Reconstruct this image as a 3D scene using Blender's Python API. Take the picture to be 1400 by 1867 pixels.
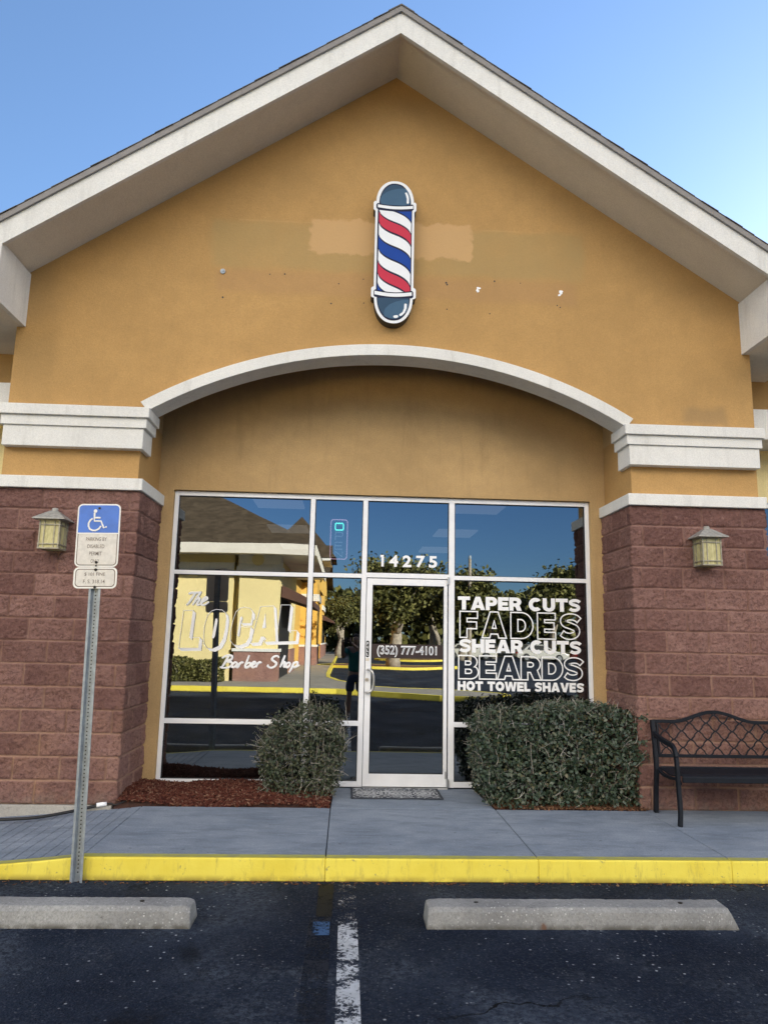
import bpy, bmesh, math, random
import numpy as np
from mathutils import Vector, Matrix

# ------------------------------------------------------------------ scene
sc = bpy.context.scene
COL = sc.collection
R = math.radians
for o in list(bpy.data.objects):
    bpy.data.objects.remove(o)

# camera (solved from the photograph: 6 ft kerb stops, 8 inch block courses, 12 x 18 inch sign)
CAM = Vector((-0.367, -6.964, 1.498))
YAW, PITCH, ROLL, FPX = 0.0465, 0.1712, 0.0203, 1338.9
fw = Vector((math.sin(YAW) * math.cos(PITCH), math.cos(YAW) * math.cos(PITCH), math.sin(PITCH)))
rt = Vector((math.cos(YAW), -math.sin(YAW), 0))
up = rt.cross(fw)
r2 = rt * math.cos(ROLL) + up * math.sin(ROLL)
u2 = -rt * math.sin(ROLL) + up * math.cos(ROLL)
cd = bpy.data.cameras.new('camera')
cd.sensor_fit = 'VERTICAL'
cd.sensor_height = 36.0
cd.lens = 36.0 * FPX / 1867.0
cd.clip_start = 0.005
cd.clip_end = 3000
cam = bpy.data.objects.new('camera', cd)
COL.objects.link(cam)
mw = Matrix((r2, u2, -fw)).transposed().to_4x4()
mw.translation = CAM
cam.matrix_world = mw
sc.camera = cam

# sun and sky: low morning sun behind the shop, a little to the right
SUN_EL, SUN_AZ = R(22), R(44)          # azimuth from +Y towards +X
w = bpy.data.worlds.new("World")
sc.world = w
w.use_nodes = True
wn = w.node_tree.nodes
sky = wn.new('ShaderNodeTexSky')
sky.sky_type = 'NISHITA'
sky.sun_disc = False
sky.sun_elevation = SUN_EL
sky.sun_rotation = SUN_AZ
sky.altitude = 0
sky.air_density = 1.0
sky.dust_density = 0.16
sky.ozone_density = 3.6
wl = w.node_tree.links
# bright cloudbank added out of view behind the camera to light the shaded front
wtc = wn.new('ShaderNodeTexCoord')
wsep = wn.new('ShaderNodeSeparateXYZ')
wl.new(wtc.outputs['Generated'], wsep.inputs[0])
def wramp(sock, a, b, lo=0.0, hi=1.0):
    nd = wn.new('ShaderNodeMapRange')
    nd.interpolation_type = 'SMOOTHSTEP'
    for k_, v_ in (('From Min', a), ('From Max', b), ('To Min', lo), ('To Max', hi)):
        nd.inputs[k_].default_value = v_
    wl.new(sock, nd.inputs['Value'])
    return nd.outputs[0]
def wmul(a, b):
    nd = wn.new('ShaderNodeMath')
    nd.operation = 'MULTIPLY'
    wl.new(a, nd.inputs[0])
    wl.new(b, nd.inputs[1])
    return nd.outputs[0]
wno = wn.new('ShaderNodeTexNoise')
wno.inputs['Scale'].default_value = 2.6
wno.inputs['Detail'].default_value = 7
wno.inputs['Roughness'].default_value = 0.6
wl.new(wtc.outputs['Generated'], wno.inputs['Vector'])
fill_cloud = wmul(wmul(wramp(wsep.outputs[2], 0.205, 0.33), wramp(wsep.outputs[1], -0.10, -0.40)), wmul(wramp(wsep.outputs[2], 0.55, 0.82, 1.0, 0.0), wramp(wno.outputs['Fac'], 0.36, 0.56, 0.35, 1.0)))
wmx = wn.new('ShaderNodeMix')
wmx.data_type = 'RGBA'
wl.new(fill_cloud, wmx.inputs[0])
# the anti-solar sky low over the lot is a deeper blue
wdk = wn.new('ShaderNodeMix')
wdk.data_type = 'RGBA'
wdk.blend_type = 'MULTIPLY'
wl.new(wramp(wsep.outputs[1], -0.15, -0.55), wdk.inputs[0])
wl.new(sky.outputs[0], wdk.inputs[6])
wdk.inputs[7].default_value = (0.42, 0.55, 0.72, 1)
wl.new(wdk.outputs[2], wmx.inputs[6])
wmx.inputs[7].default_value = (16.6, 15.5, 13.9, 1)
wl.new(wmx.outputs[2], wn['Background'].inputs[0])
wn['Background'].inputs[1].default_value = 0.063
sl = bpy.data.lights.new('sun', 'SUN')
sl.energy = 5.0
sl.angle = R(0.53)
sl.color = (1.0, 0.90, 0.74)
so = bpy.data.objects.new('sun', sl)
COL.objects.link(so)
sd = Vector((math.sin(SUN_AZ) * math.cos(SUN_EL), math.cos(SUN_AZ) * math.cos(SUN_EL), math.sin(SUN_EL)))
so.rotation_euler = sd.to_track_quat('Z', 'Y').to_euler()
so.location = (10, 30, 25)
sc.view_settings.view_transform = 'Standard'
sc.view_settings.look = 'None'
sc.view_settings.gamma = 1
sc.view_settings.exposure = 2.08
sc.render.engine = 'CYCLES'
sc.cycles.max_bounces = 8
sc.cycles.transparent_max_bounces = 16
sc.cycles.sample_clamp_indirect = 6

# ------------------------------------------------------------------ node helpers
class M:
    """small wrapper round a material's node tree"""
    def __init__(s, name, rough=0.8, col=None, metal=0.0, spec=0.5):
        s.m = bpy.data.materials.new(name)
        s.m.use_nodes = True
        s.nt = s.m.node_tree
        s.b = s.nt.nodes['Principled BSDF']
        s.b.inputs['Roughness'].default_value = rough
        s.b.inputs['Metallic'].default_value = metal
        s.b.inputs['Specular IOR Level'].default_value = spec
        if col is not None:
            s.b.inputs['Base Color'].default_value = (*col, 1)
        s.tc = None
    def n(s, t, **k):
        nd = s.nt.nodes.new(t)
        for a, v in k.items():
            setattr(nd, a, v)
        return nd
    def l(s, a, b):
        s.nt.links.new(a, b)
    def co(s):
        if s.tc is None:
            s.tc = s.n('ShaderNodeTexCoord')
        return s.tc.outputs['Object']
    def scaled(s, v, vec=None):
        mp = s.n('ShaderNodeMapping')
        mp.inputs['Scale'].default_value = v
        s.l(vec or s.co(), mp.inputs['Vector'])
        return mp.outputs[0]
    def noise(s, scale, detail=4, rough=0.55, vec=None, dist=0.0):
        nd = s.n('ShaderNodeTexNoise')
        nd.inputs['Scale'].default_value = scale
        nd.inputs['Detail'].default_value = detail
        nd.inputs['Roughness'].default_value = rough
        nd.inputs['Distortion'].default_value = dist
        s.l(vec or s.co(), nd.inputs['Vector'])
        return nd.outputs['Fac']
    def voro(s, scale, vec=None, out='Distance', feature='F1', rnd=1.0):
        nd = s.n('ShaderNodeTexVoronoi', feature=feature)
        nd.inputs['Scale'].default_value = scale
        nd.inputs['Randomness'].default_value = rnd
        s.l(vec or s.co(), nd.inputs['Vector'])
        return nd.outputs[out]
    def ramp(s, fac, lo, hi, a=0.0, b=1.0, smooth=True):
        nd = s.n('ShaderNodeMapRange')
        nd.interpolation_type = 'SMOOTHSTEP' if smooth else 'LINEAR'
        nd.inputs['From Min'].default_value = lo
        nd.inputs['From Max'].default_value = hi
        nd.inputs['To Min'].default_value = a
        nd.inputs['To Max'].default_value = b
        s.l(fac, nd.inputs['Value'])
        return nd.outputs[0]
    def math(s, op, a, b=None):
        nd = s.n('ShaderNodeMath', operation=op)
        for i, v in enumerate((a, b)):
            if v is None:
                continue
            if isinstance(v, (int, float)):
                nd.inputs[i].default_value = v
            else:
                s.l(v, nd.inputs[i])
        return nd.outputs[0]
    def mix(s, fac, a, b, mode='MIX'):
        nd = s.n('ShaderNodeMix', data_type='RGBA', blend_type=mode)
        for i, v in ((0, fac), (6, a), (7, b)):
            if isinstance(v, (int, float)):
                nd.inputs[i].default_value = v
            elif isinstance(v, tuple):
                nd.inputs[i].default_value = (*v, 1)
            else:
                s.l(v, nd.inputs[i])
        return nd.outputs[2]
    def color(s, c):
        if isinstance(c, tuple):
            s.b.inputs['Base Color'].default_value = (*c, 1)
        else:
            s.l(c, s.b.inputs['Base Color'])
    def bump(s, h, strength=0.3, dist=0.01, prev=None):
        nd = s.n('ShaderNodeBump')
        nd.inputs['Strength'].default_value = strength
        nd.inputs['Distance'].default_value = dist
        s.l(h, nd.inputs['Height'])
        if prev is not None:
            s.l(prev, nd.inputs['Normal'])
        s.l(nd.outputs[0], s.b.inputs['Normal'])
        return nd.outputs[0]
    def sep(s, vec=None):
        nd = s.n('ShaderNodeSeparateXYZ')
        s.l(vec or s.co(), nd.inputs[0])
        return nd.outputs
    def rect(s, x0, x1, z0, z1, soft=0.03, wob=0.05, wscale=6.0, ax=(0, 2)):
        """soft-edged rectangle in object X/Z with a ragged border"""
        nz = s.n('ShaderNodeTexNoise')
        nz.inputs['Scale'].default_value = wscale
        nz.inputs['Detail'].default_value = 5
        s.l(s.co(), nz.inputs['Vector'])
        vm = s.n('ShaderNodeVectorMath', operation='MULTIPLY_ADD')
        s.l(nz.outputs['Color'], vm.inputs[0])
        vm.inputs[1].default_value = (wob * 2,) * 3
        vm.inputs[2].default_value = (-wob,) * 3
        va = s.n('ShaderNodeVectorMath', operation='ADD')
        s.l(s.co(), va.inputs[0])
        s.l(vm.outputs[0], va.inputs[1])
        p = s.sep(va.outputs[0])
        f = s.math('MULTIPLY', s.ramp(p[ax[0]], x0 - soft, x0 + soft), s.ramp(p[ax[0]], x1 - soft, x1 + soft, 1, 0))
        g = s.math('MULTIPLY', s.ramp(p[ax[1]], z0 - soft, z0 + soft), s.ramp(p[ax[1]], z1 - soft, z1 + soft, 1, 0))
        return s.math('MULTIPLY', f, g)

def stucco(name, c, var=0.16, grain=1.0, dirt=0.0, dirtc=(0.2, 0.19, 0.17)):
    m = M(name, 0.92, spec=0.2)
    big = m.noise(0.9, 5, 0.6)
    mid = m.noise(7, 5, 0.65)
    dark = tuple(v * (1 - var) for v in c)
    lite = tuple(min(v * (1 + var), 0.95) for v in c)
    col = m.mix(m.ramp(big, 0.3, 0.7), dark, lite)
    col = m.mix(m.ramp(mid, 0.35, 0.75, 0, 0.35), col, tuple(v * 0.82 for v in c))
    fine = m.noise(85, 4, 0.8)
    col = m.mix(m.ramp(fine, 0.38, 0.66, 0.0, 0.42), col, tuple(v * 0.66 for v in c))
    col = m.mix(m.ramp(m.noise(55, 3, 0.8), 0.56, 0.70, 0.0, 0.35), col, tuple(min(v * 1.28, .95) for v in c))
    if dirt > 0:
        st = m.noise(1.0, 6, 0.7, vec=m.scaled((9, 9, 1.1)))
        col = m.mix(m.ramp(st, 0.5, 0.8, 0, dirt), col, dirtc)
    m.color(col)
    h = m.math('ADD', m.noise(90, 4, 0.7), m.math('MULTIPLY', m.noise(28, 3, 0.6), 0.8))
    m.bump(h, 0.55 * grain, 0.006)
    m.last = col
    return m

# ------------------------------------------------------------------ mesh helpers
class MB:
    def __init__(s):
        s.v, s.f, s.mi = [], [], []
        s.cur = 0
    def mat(s, i):
        s.cur = i
        return s
    def add(s, vs, fs):
        k = len(s.v)
        s.v += [tuple(v) for v in vs]
        for f in fs:
            s.f.append([k + i for i in f])
            s.mi.append(s.cur)
    def box(s, x0, x1, y0, y1, z0, z1):
        s.add([(x0, y0, z0), (x1, y0, z0), (x1, y1, z0), (x0, y1, z0), (x0, y0, z1), (x1, y0, z1), (x1, y1, z1), (x0, y1, z1)],
              [(0, 3, 2, 1), (4, 5, 6, 7), (0, 1, 5, 4), (1, 2, 6, 5), (2, 3, 7, 6), (3, 0, 4, 7)])
        return s
    def poly(s, pts):
        s.add(pts, [tuple(range(len(pts)))])
        return s
    def prism(s, pts, d):
        """closed polygon extruded by vector d"""
        n = len(pts)
        q = [tuple(p[i] + d[i] for i in range(3)) for p in pts]
        s.add(list(pts) + q, [tuple(range(n - 1, -1, -1)), tuple(range(n, 2 * n))] +
              [(i, (i + 1) % n, n + (i + 1) % n, n + i) for i in range(n)])
        return s
    def xz(s, pts, y0, y1):
        return s.prism([(p[0], y0, p[1]) for p in pts], (0, y1 - y0, 0))
    def yz(s, pts, x0, x1):
        return s.prism([(x0, p[0], p[1]) for p in pts], (x1 - x0, 0, 0))
    def xy(s, pts, z0, z1):
        return s.prism([(p[0], p[1], z0) for p in pts], (0, 0, z1 - z0))
    def tube(s, path, rad, n=8, flat=None, closed=False, prof=None):
        """tube along a polyline; rad number or list; prof=(w,h) gives a rectangular section (w across up-vector plane)"""
        P = [Vector(p) for p in path]
        m = len(P)
        rr = rad if isinstance(rad, (list, tuple)) else [rad] * m
        rings = []
        prev = None
        for i in range(m):
            if closed:
                t = P[(i + 1) % m] - P[i - 1]
            else:
                t = P[min(i + 1, m - 1)] - P[max(i - 1, 0)]
            if t.length < 1e-9:
                t = Vector((0, 0, 1))
            t.normalize()
            if prev is None:
                a = Vector((0, 1, 0)) if abs(t.y) < 0.9 else Vector((1, 0, 0))
                nv = (a - t * a.dot(t)).normalized()
            else:
                nv = prev - t * prev.dot(t)
                if nv.length < 1e-6:
                    nv = t.orthogonal()
                nv.normalize()
            prev = nv
            bv = t.cross(nv)
            ring = []
            if prof:
                for a, b in ((-1, -1), (1, -1), (1, 1), (-1, 1)):
                    ring.append(P[i] + nv * (a * prof[1] / 2) + bv * (b * prof[0] / 2))
            else:
                for k in range(n):
                    an = 2 * math.pi * (k + 0.5) / n
                    ring.append(P[i] + (nv * math.cos(an) + bv * math.sin(an)) * rr[i])
            if flat is not None:
                for q in ring:
                    q.y = P[i].y + (q.y - P[i].y) * flat
            rings.append(ring)
        k = 4 if prof else n
        vs = [v for r in rings for v in r]
        fs = []
        for i in range(m if closed else m - 1):
            j = (i + 1) % m
            for q in range(k):
                fs.append((i * k + q, i * k + (q + 1) % k, j * k + (q + 1) % k, j * k + q))
        if not closed:
            fs.append(tuple(range(k - 1, -1, -1)))
            fs.append(tuple((m - 1) * k + q for q in range(k)))
        s.add(vs, fs)
        return s
    def disc(s, c, r, axis='y', n=16, h=0.004):
        pts = []
        for k in range(n):
            a = 2 * math.pi * k / n
            if axis == 'y':
                pts.append((c[0] + r * math.cos(a), c[1], c[2] + r * math.sin(a)))
            elif axis == 'x':
                pts.append((c[0], c[1] + r * math.cos(a), c[2] + r * math.sin(a)))
            else:
                pts.append((c[0] + r * math.cos(a), c[1] + r * math.sin(a), c[2]))
        d = {'y': (0, -h, 0), 'x': (h, 0, 0), 'z': (0, 0, h)}[axis]
        return s.prism(pts, d)
    def build(s, name, mats, parent=None, fix=True, bevel=0, smooth=False, seg=2):
        me = bpy.data.meshes.new(name)
        me.from_pydata(s.v, [], s.f)
        if not isinstance(mats, (list, tuple)):
            mats = [mats]
        for m in mats:
            me.materials.append(m.m if isinstance(m, M) else m)
        me.polygons.foreach_set('material_index', s.mi)
        me.update()
        if fix:
            bm = bmesh.new()
            bm.from_mesh(me)
            bmesh.ops.recalc_face_normals(bm, faces=bm.faces)
            bm.to_mesh(me)
            bm.free()
        if smooth:
            me.polygons.foreach_set('use_smooth', [True] * len(me.polygons))
        return link(name, me, parent, bevel, seg)

def link(name, me, parent=None, bevel=0, seg=2):
    o = bpy.data.objects.new(name, me)
    COL.objects.link(o)
    if parent is not None:
        o.parent = parent
        o.matrix_parent_inverse = parent.matrix_basis.inverted()
    if bevel:
        b = o.modifiers.new('bevel', 'BEVEL')
        b.width = bevel
        b.segments = seg
        b.limit_method = 'ANGLE'
        b.angle_limit = R(35)
        b.harden_normals = False
    return o

def thing(name, label, cat, loc=(0, 0, 0), group=None):
    o = bpy.data.objects.new(name, None)
    COL.objects.link(o)
    o.location = loc
    o.empty_display_size = 0.2
    return tag(o, label, cat, group)

def tag(o, label=None, cat=None, group=None, kind=None):
    if label: o['label'] = label
    if cat: o['category'] = cat
    if group: o['group'] = group
    if kind: o['kind'] = kind
    return o

def np_mesh(name, verts, faces_flat, nper, mats, parent=None, mi=None, smooth=False):
    """fast mesh: verts (N,3) array, faces_flat (F,nper) array"""
    me = bpy.data.meshes.new(name)
    V = np.asarray(verts, dtype=np.float32)
    F = np.asarray(faces_flat, dtype=np.int32)
    me.vertices.add(len(V))
    me.vertices.foreach_set('co', V.ravel())
    me.loops.add(F.size)
    me.loops.foreach_set('vertex_index', F.ravel())
    me.polygons.add(len(F))
    me.polygons.foreach_set('loop_start', np.arange(len(F), dtype=np.int32) * nper)
    for m in (mats if isinstance(mats, (list, tuple)) else [mats]):
        me.materials.append(m.m if isinstance(m, M) else m)
    if mi is not None:
        me.polygons.foreach_set('material_index', np.asarray(mi, dtype=np.int32))
    if smooth:
        me.polygons.foreach_set('use_smooth', np.ones(len(F), dtype=bool))
    me.update(calc_edges=True)
    me.validate()
    return link(name, me, parent)

def copy_tree(o, parent=None):
    c = o.copy()
    COL.objects.link(c)
    if parent is not None:
        c.parent = parent
        c.matrix_parent_inverse = o.matrix_parent_inverse
    for ch in list(o.children):
        copy_tree(ch, c)
    return c

def smooth_path(pts, n=6, closed=False):
    """Catmull-Rom through the points"""
    P = [Vector(p) for p in pts]
    m = len(P)
    out = []
    rng = range(m if closed else m - 1)
    for i in rng:
        if closed:
            p0, p1, p2, p3 = P[i - 1], P[i], P[(i + 1) % m], P[(i + 2) % m]
        else:
            p0, p1, p2, p3 = P[max(i - 1, 0)], P[i], P[i + 1], P[min(i + 2, m - 1)]
        for k in range(n):
            t = k / n
            out.append(0.5 * ((2 * p1) + (p2 - p0) * t + (2 * p0 - 5 * p1 + 4 * p2 - p3) * t * t + (3 * p1 - p0 - 3 * p2 + p3) * t ** 3))
    if not closed:
        out.append(P[-1])
    return out

def vnoise(u, v, scale, seed):
    """value noise sampled at arrays u, v (metres)"""
    rg = np.random.RandomState(seed)
    n = 256
    g = rg.rand(n, n)
    x, y = u * scale, v * scale
    xi, yi = np.floor(x).astype(int), np.floor(y).astype(int)
    fx, fy = x - xi, y - yi
    fx, fy = fx * fx * (3 - 2 * fx), fy * fy * (3 - 2 * fy)
    a, b = g[yi % n, xi % n], g[yi % n, (xi + 1) % n]
    c, d = g[(yi + 1) % n, xi % n], g[(yi + 1) % n, (xi + 1) % n]
    return (a * (1 - fx) + b * fx) * (1 - fy) + (c * (1 - fx) + d * fx) * fy

# ------------------------------------------------------------------ materials
OCH = (0.495, 0.30, 0.118)
m_stucco = stucco('ochre_stucco', OCH, 0.10, dirt=0.12, dirtc=(0.26, 0.17, 0.08))
m_recess = stucco('tan_stucco', (0.53, 0.355, 0.17), 0.16, dirt=0.25, dirtc=(0.2, 0.14, 0.07))
m_trim = stucco('white_trim', (0.78, 0.77, 0.735), 0.06, 0.8, dirt=0.45, dirtc=(0.42, 0.41, 0.38))
m_soffit = stucco('soffit_stucco', (0.78, 0.725, 0.63), 0.05, 1.0)
m_cream = stucco('cream_stucco', (0.85, 0.71, 0.36), 0.06)
m_yellow = stucco('yellow_stucco', (0.82, 0.50, 0.12), 0.06)

# gable wall: old sign ghosts and patches
gm = stucco('ochre_stucco_patched', OCH, 0.10, dirt=0.12, dirtc=(0.26, 0.17, 0.08))
c = gm.last
f = gm.math('MULTIPLY', gm.rect(-1.85, 1.98, 5.19, 5.72, 0.05, 0.07, 3.0), gm.ramp(gm.noise(2.2, 5, 0.6), 0.30, 0.62, 0.65, 1.0))
c = gm.mix(gm.math('MULTIPLY', f, 0.62), c, (0.385, 0.275, 0.122))
f = gm.rect(-1.78, 1.9, 4.93, 5.17, 0.05, 0.04, 2.0)
c = gm.mix(gm.math('MULTIPLY', f, 0.42), c, (0.40, 0.235, 0.115))
f = gm.rect(-1.6, 1.6, 5.715, 5.733, 0.006, 0.012, 2.0)
c = gm.mix(gm.math('MULTIPLY', f, gm.ramp(gm.noise(3), 0.4, 0.6, 0, 0.28)), c, (0.56, 0.36, 0.16))
f = gm.rect(-0.85, 0.82, 5.385, 5.765, 0.018, 0.075, 9.0)
c = gm.mix(gm.math('MULTIPLY', f, 0.8), c, (0.58, 0.365, 0.175))
f = gm.rect(2.98, 3.42, 3.70, 3.88, 0.05, 0.06, 6.0)
c = gm.mix(gm.math('MULTIPLY', f, 0.6), c, (0.30, 0.20, 0.10))
f = gm.rect(-3.62, -3.30, 3.6, 5.3, 0.12, 0.15, 1.5)
c = gm.mix(gm.math('MULTIPLY', f, 0.25), c, (0.30, 0.19, 0.08))
gm.color(c)

# split-face block
bk = M('split_face_block', 0.93, spec=0.15)
at = bk.n('ShaderNodeAttribute', attribute_name='joint')
at2 = bk.n('ShaderNodeAttribute', attribute_name='tone')
z = bk.sep()[2]
base = bk.mix(bk.ramp(bk.noise(3, 5, 0.6), 0.3, 0.7), (0.31, 0.170, 0.143), (0.41, 0.238, 0.200))
base = bk.mix(at2.outputs['Fac'], base, (0.21, 0.108, 0.093))
low = bk.math('MULTIPLY', bk.ramp(z, 0.1, 1.7, 1, 0), bk.ramp(bk.noise(2.4, 5, 0.65), 0.42, 0.72))
base = bk.mix(bk.math('MULTIPLY', low, 0.65), base, (0.43, 0.24, 0.165))
base = bk.mix(bk.ramp(bk.noise(34, 5, 0.8, dist=0.8), 0.46, 0.64, 0, 0.75), base, (0.115, 0.054, 0.047))
base = bk.mix(bk.ramp(bk.noise(21, 5, 0.75), 0.56, 0.72, 0, 0.5), base, (0.46, 0.285, 0.235))
jc = bk.mix(bk.ramp(z, 0.2, 2.2), (0.54, 0.34, 0.25), (0.42, 0.25, 0.21))
base = bk.mix(bk.math('MULTIPLY', at.outputs['Fac'], 0.92), base, jc)
foot = bk.math('MULTIPLY', bk.ramp(z, 0.0, 0.16, 1, 0), bk.ramp(bk.noise(9, 5, 0.7), 0.35, 0.65))
base = bk.mix(bk.math('MULTIPLY', foot, 0.5), base, (0.30, 0.24, 0.20))
bk.color(base)
bk.bump(bk.math('ADD', bk.noise(75, 5, 0.8), bk.noise(30, 4, 0.75, dist=0.6)), 1.0, 0.020)

# asphalt
ap = M('asphalt', 0.9, spec=0.12)
pos = ap.co()
wear = ap.noise(0.55, 6, 0.65)
wear2 = ap.noise(2.3, 6, 0.7)
base = ap.mix(ap.ramp(wear, 0.36, 0.66), (0.0085, 0.014, 0.030), (0.030, 0.042, 0.068))
base = ap.mix(ap.ramp(ap.noise(58, 4, 0.85), 0.50, 0.66, 0, 0.75), base, (0.055, 0.068, 0.095))
base = ap.mix(ap.ramp(ap.noise(44, 3, 0.8), 0.54, 0.68, 0, 0.8), base, (0.004, 0.006, 0.010))
base = ap.mix(ap.ramp(wear2, 0.45, 0.75, 0, 0.6), base, (0.006, 0.008, 0.014))
ag = ap.n('ShaderNodeTexVoronoi')
ag.inputs['Scale'].default_value = 48
ap.l(pos, ag.inputs['Vector'])
agm = ap.math('MULTIPLY', ap.ramp(ag.outputs['Distance'], 0.05, 0.33, 1, 0), ap.ramp(ap.sep(ag.outputs['Color'])[0], 0.50, 0.80))
dens = ap.ramp(ap.noise(2.6, 6, 0.75), 0.42, 0.62, 0.15, 1.0)
base = ap.mix(ap.math('MULTIPLY', ap.math('MULTIPLY', agm, dens), 0.8), base, (0.15, 0.16, 0.175))
ag2 = ap.n('ShaderNodeTexVoronoi')
ag2.inputs['Scale'].default_value = 27
ap.l(pos, ag2.inputs['Vector'])
s2 = ap.math('MULTIPLY', ap.ramp(ag2.outputs['Distance'], 0.12, 0.24, 1, 0), ap.ramp(ap.sep(ag2.outputs['Color'])[1], 0.80, 0.86))
base = ap.mix(ap.math('MULTIPLY', s2, ap.ramp(ap.noise(0.9, 4, 0.6), 0.42, 0.62, 0.15, 0.95)), base, (0.52, 0.54, 0.57))
scuff = ap.math('MULTIPLY', ap.ramp(ap.noise(0.75, 3, 0.5), 0.60, 0.72), ap.ramp(ap.noise(34, 5, 0.8), 0.50, 0.62))
base = ap.mix(ap.math('MULTIPLY', scuff, 0.75), base, (0.20, 0.22, 0.25))
# pale worn patches, tar-dark drips under parked engines, a few hairline cracks
pa = ap.math('MULTIPLY', ap.ramp(ap.noise(1.15, 5, 0.65), 0.47, 0.66), ap.ramp(ap.noise(26, 6, 0.85), 0.42, 0.60))
base = ap.mix(ap.math('MULTIPLY', pa, 0.75), base, (0.095, 0.115, 0.15))
pb_ = ap.math('MULTIPLY', ap.ramp(ap.noise(0.9, 4, 0.6, dist=1.0), 0.58, 0.70), ap.ramp(ap.noise(5, 5, 0.7), 0.40, 0.60))
base = ap.mix(ap.math('MULTIPLY', pb_, 0.8), base, (0.0045, 0.006, 0.010))
ck = ap.n('ShaderNodeTexVoronoi', feature='DISTANCE_TO_EDGE')
ck.inputs['Scale'].default_value = 0.42
ckn = ap.n('ShaderNodeVectorMath', operation='MULTIPLY_ADD')
ckt = ap.n('ShaderNodeTexNoise'); ckt.inputs['Scale'].default_value = 3.0; ckt.inputs['Detail'].default_value = 6
ap.l(pos, ckt.inputs['Vector']); ap.l(ckt.outputs['Color'], ckn.inputs[0]); ckn.inputs[1].default_value = (.5, .5, .5); ap.l(pos, ckn.inputs[2])
ap.l(ckn.outputs[0], ck.inputs['Vector'])
base = ap.mix(ap.math('MULTIPLY', ap.ramp(ck.outputs['Distance'], 0.0015, 0.004, 1, 0), ap.ramp(ap.noise(0.6), 0.45, 0.6)), base, (0.002, 0.002, 0.003))
ap.color(base)
ap.bump(ap.math('ADD', ap.noise(110, 3, 0.8), ap.voro(75)), 0.9, 0.012)
ap.l(ap.ramp(ap.noise(3, 4), 0.3, 0.7, 0.82, 0.98), ap.b.inputs['Roughness'])

# concrete
def concrete(name, a, b, streak=True, spots=0.3):
    m = M(name, 0.9, spec=0.25)
    c = m.mix(m.ramp(m.noise(1.3, 6, 0.65), 0.3, 0.7), a, b)
    if streak:
        st = m.noise(1.0, 6, 0.72, vec=m.scaled((2.4, 7, 6), ))
        c = m.mix(m.ramp(st, 0.45, 0.66, 0, 0.5), c, tuple(v * 0.62 for v in a))
        st = m.noise(1.0, 5, 0.7, vec=m.scaled((5, 18, 6)))
        c = m.mix(m.ramp(st, 0.52, 0.72, 0, 0.5), c, tuple(min(v * 1.35, .8) for v in b))
    c = m.mix(m.ramp(m.noise(70, 4, 0.85), 0.42, 0.66, 0, 0.5), c, tuple(v * 0.58 for v in a))
    c = m.mix(m.ramp(m.noise(48, 3, 0.85), 0.60, 0.70, 0, 0.5), c, tuple(min(v * 1.4, .8) for v in b))
    c = m.mix(m.math('MULTIPLY', m.ramp(m.noise(14, 5, 0.75), 0.62, 0.74), spots), c, tuple(v * 0.35 for v in a))
    if streak:
        gv = m.n('ShaderNodeTexVoronoi'); gv.inputs['Scale'].default_value = 5.5
        m.l(m.co(), gv.inputs['Vector'])
        gum = m.math('MULTIPLY', m.ramp(gv.outputs['Distance'], 0.055, 0.085, 1, 0), m.ramp(m.sep(gv.outputs['Color'])[0], 0.70, 0.74))
        c = m.mix(m.math('MULTIPLY', gum, 0.55), c, tuple(v * 0.35 for v in a))
    m.color(c)
    m.bump(m.math('ADD', m.noise(120, 4, 0.75), m.noise(20, 3)), 0.35, 0.006)
    m.last = c
    return m
m_walk = concrete('concrete_walk_shaded', (0.20, 0.24, 0.30), (0.295, 0.335, 0.395))  # bluish skylight of the shaded walk put into its colour
m_walk_far = concrete('concrete_walk_sunny', (0.33, 0.30, 0.26), (0.42, 0.39, 0.34))  # sunlit copy of the walk concrete, warmer and paler
m_stop = concrete('precast_concrete', (0.20, 0.20, 0.20), (0.36, 0.36, 0.35), streak=False, spots=0.9)
c = m_stop.last
v_ = m_stop.n('ShaderNodeTexVoronoi'); v_.inputs['Scale'].default_value = 55
m_stop.l(m_stop.co(), v_.inputs['Vector'])
endm = m_stop.ramp(m_stop.noise(2.2, 4, 0.7), 0.40, 0.60)
c = m_stop.mix(m_stop.math('MULTIPLY', m_stop.math('MULTIPLY', m_stop.ramp(v_.outputs['Distance'], .1, .3, 1, 0), m_stop.ramp(m_stop.sep(v_.outputs['Color'])[0], .55, .7)), endm), c, (0.62, 0.62, 0.61))
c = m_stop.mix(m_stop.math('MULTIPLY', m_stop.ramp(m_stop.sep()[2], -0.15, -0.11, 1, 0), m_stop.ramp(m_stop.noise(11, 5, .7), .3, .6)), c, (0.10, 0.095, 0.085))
c = m_stop.mix(m_stop.math('MULTIPLY', m_stop.rect(.81, .845, -.16, -.12, .012, .025, 24), 0.7), c, (0.14, 0.06, 0.03))
m_stop.color(c)
m_found = concrete('bare_concrete', (0.36, 0.34, 0.31), (0.45, 0.43, 0.39), streak=False, spots=0.6)

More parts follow.
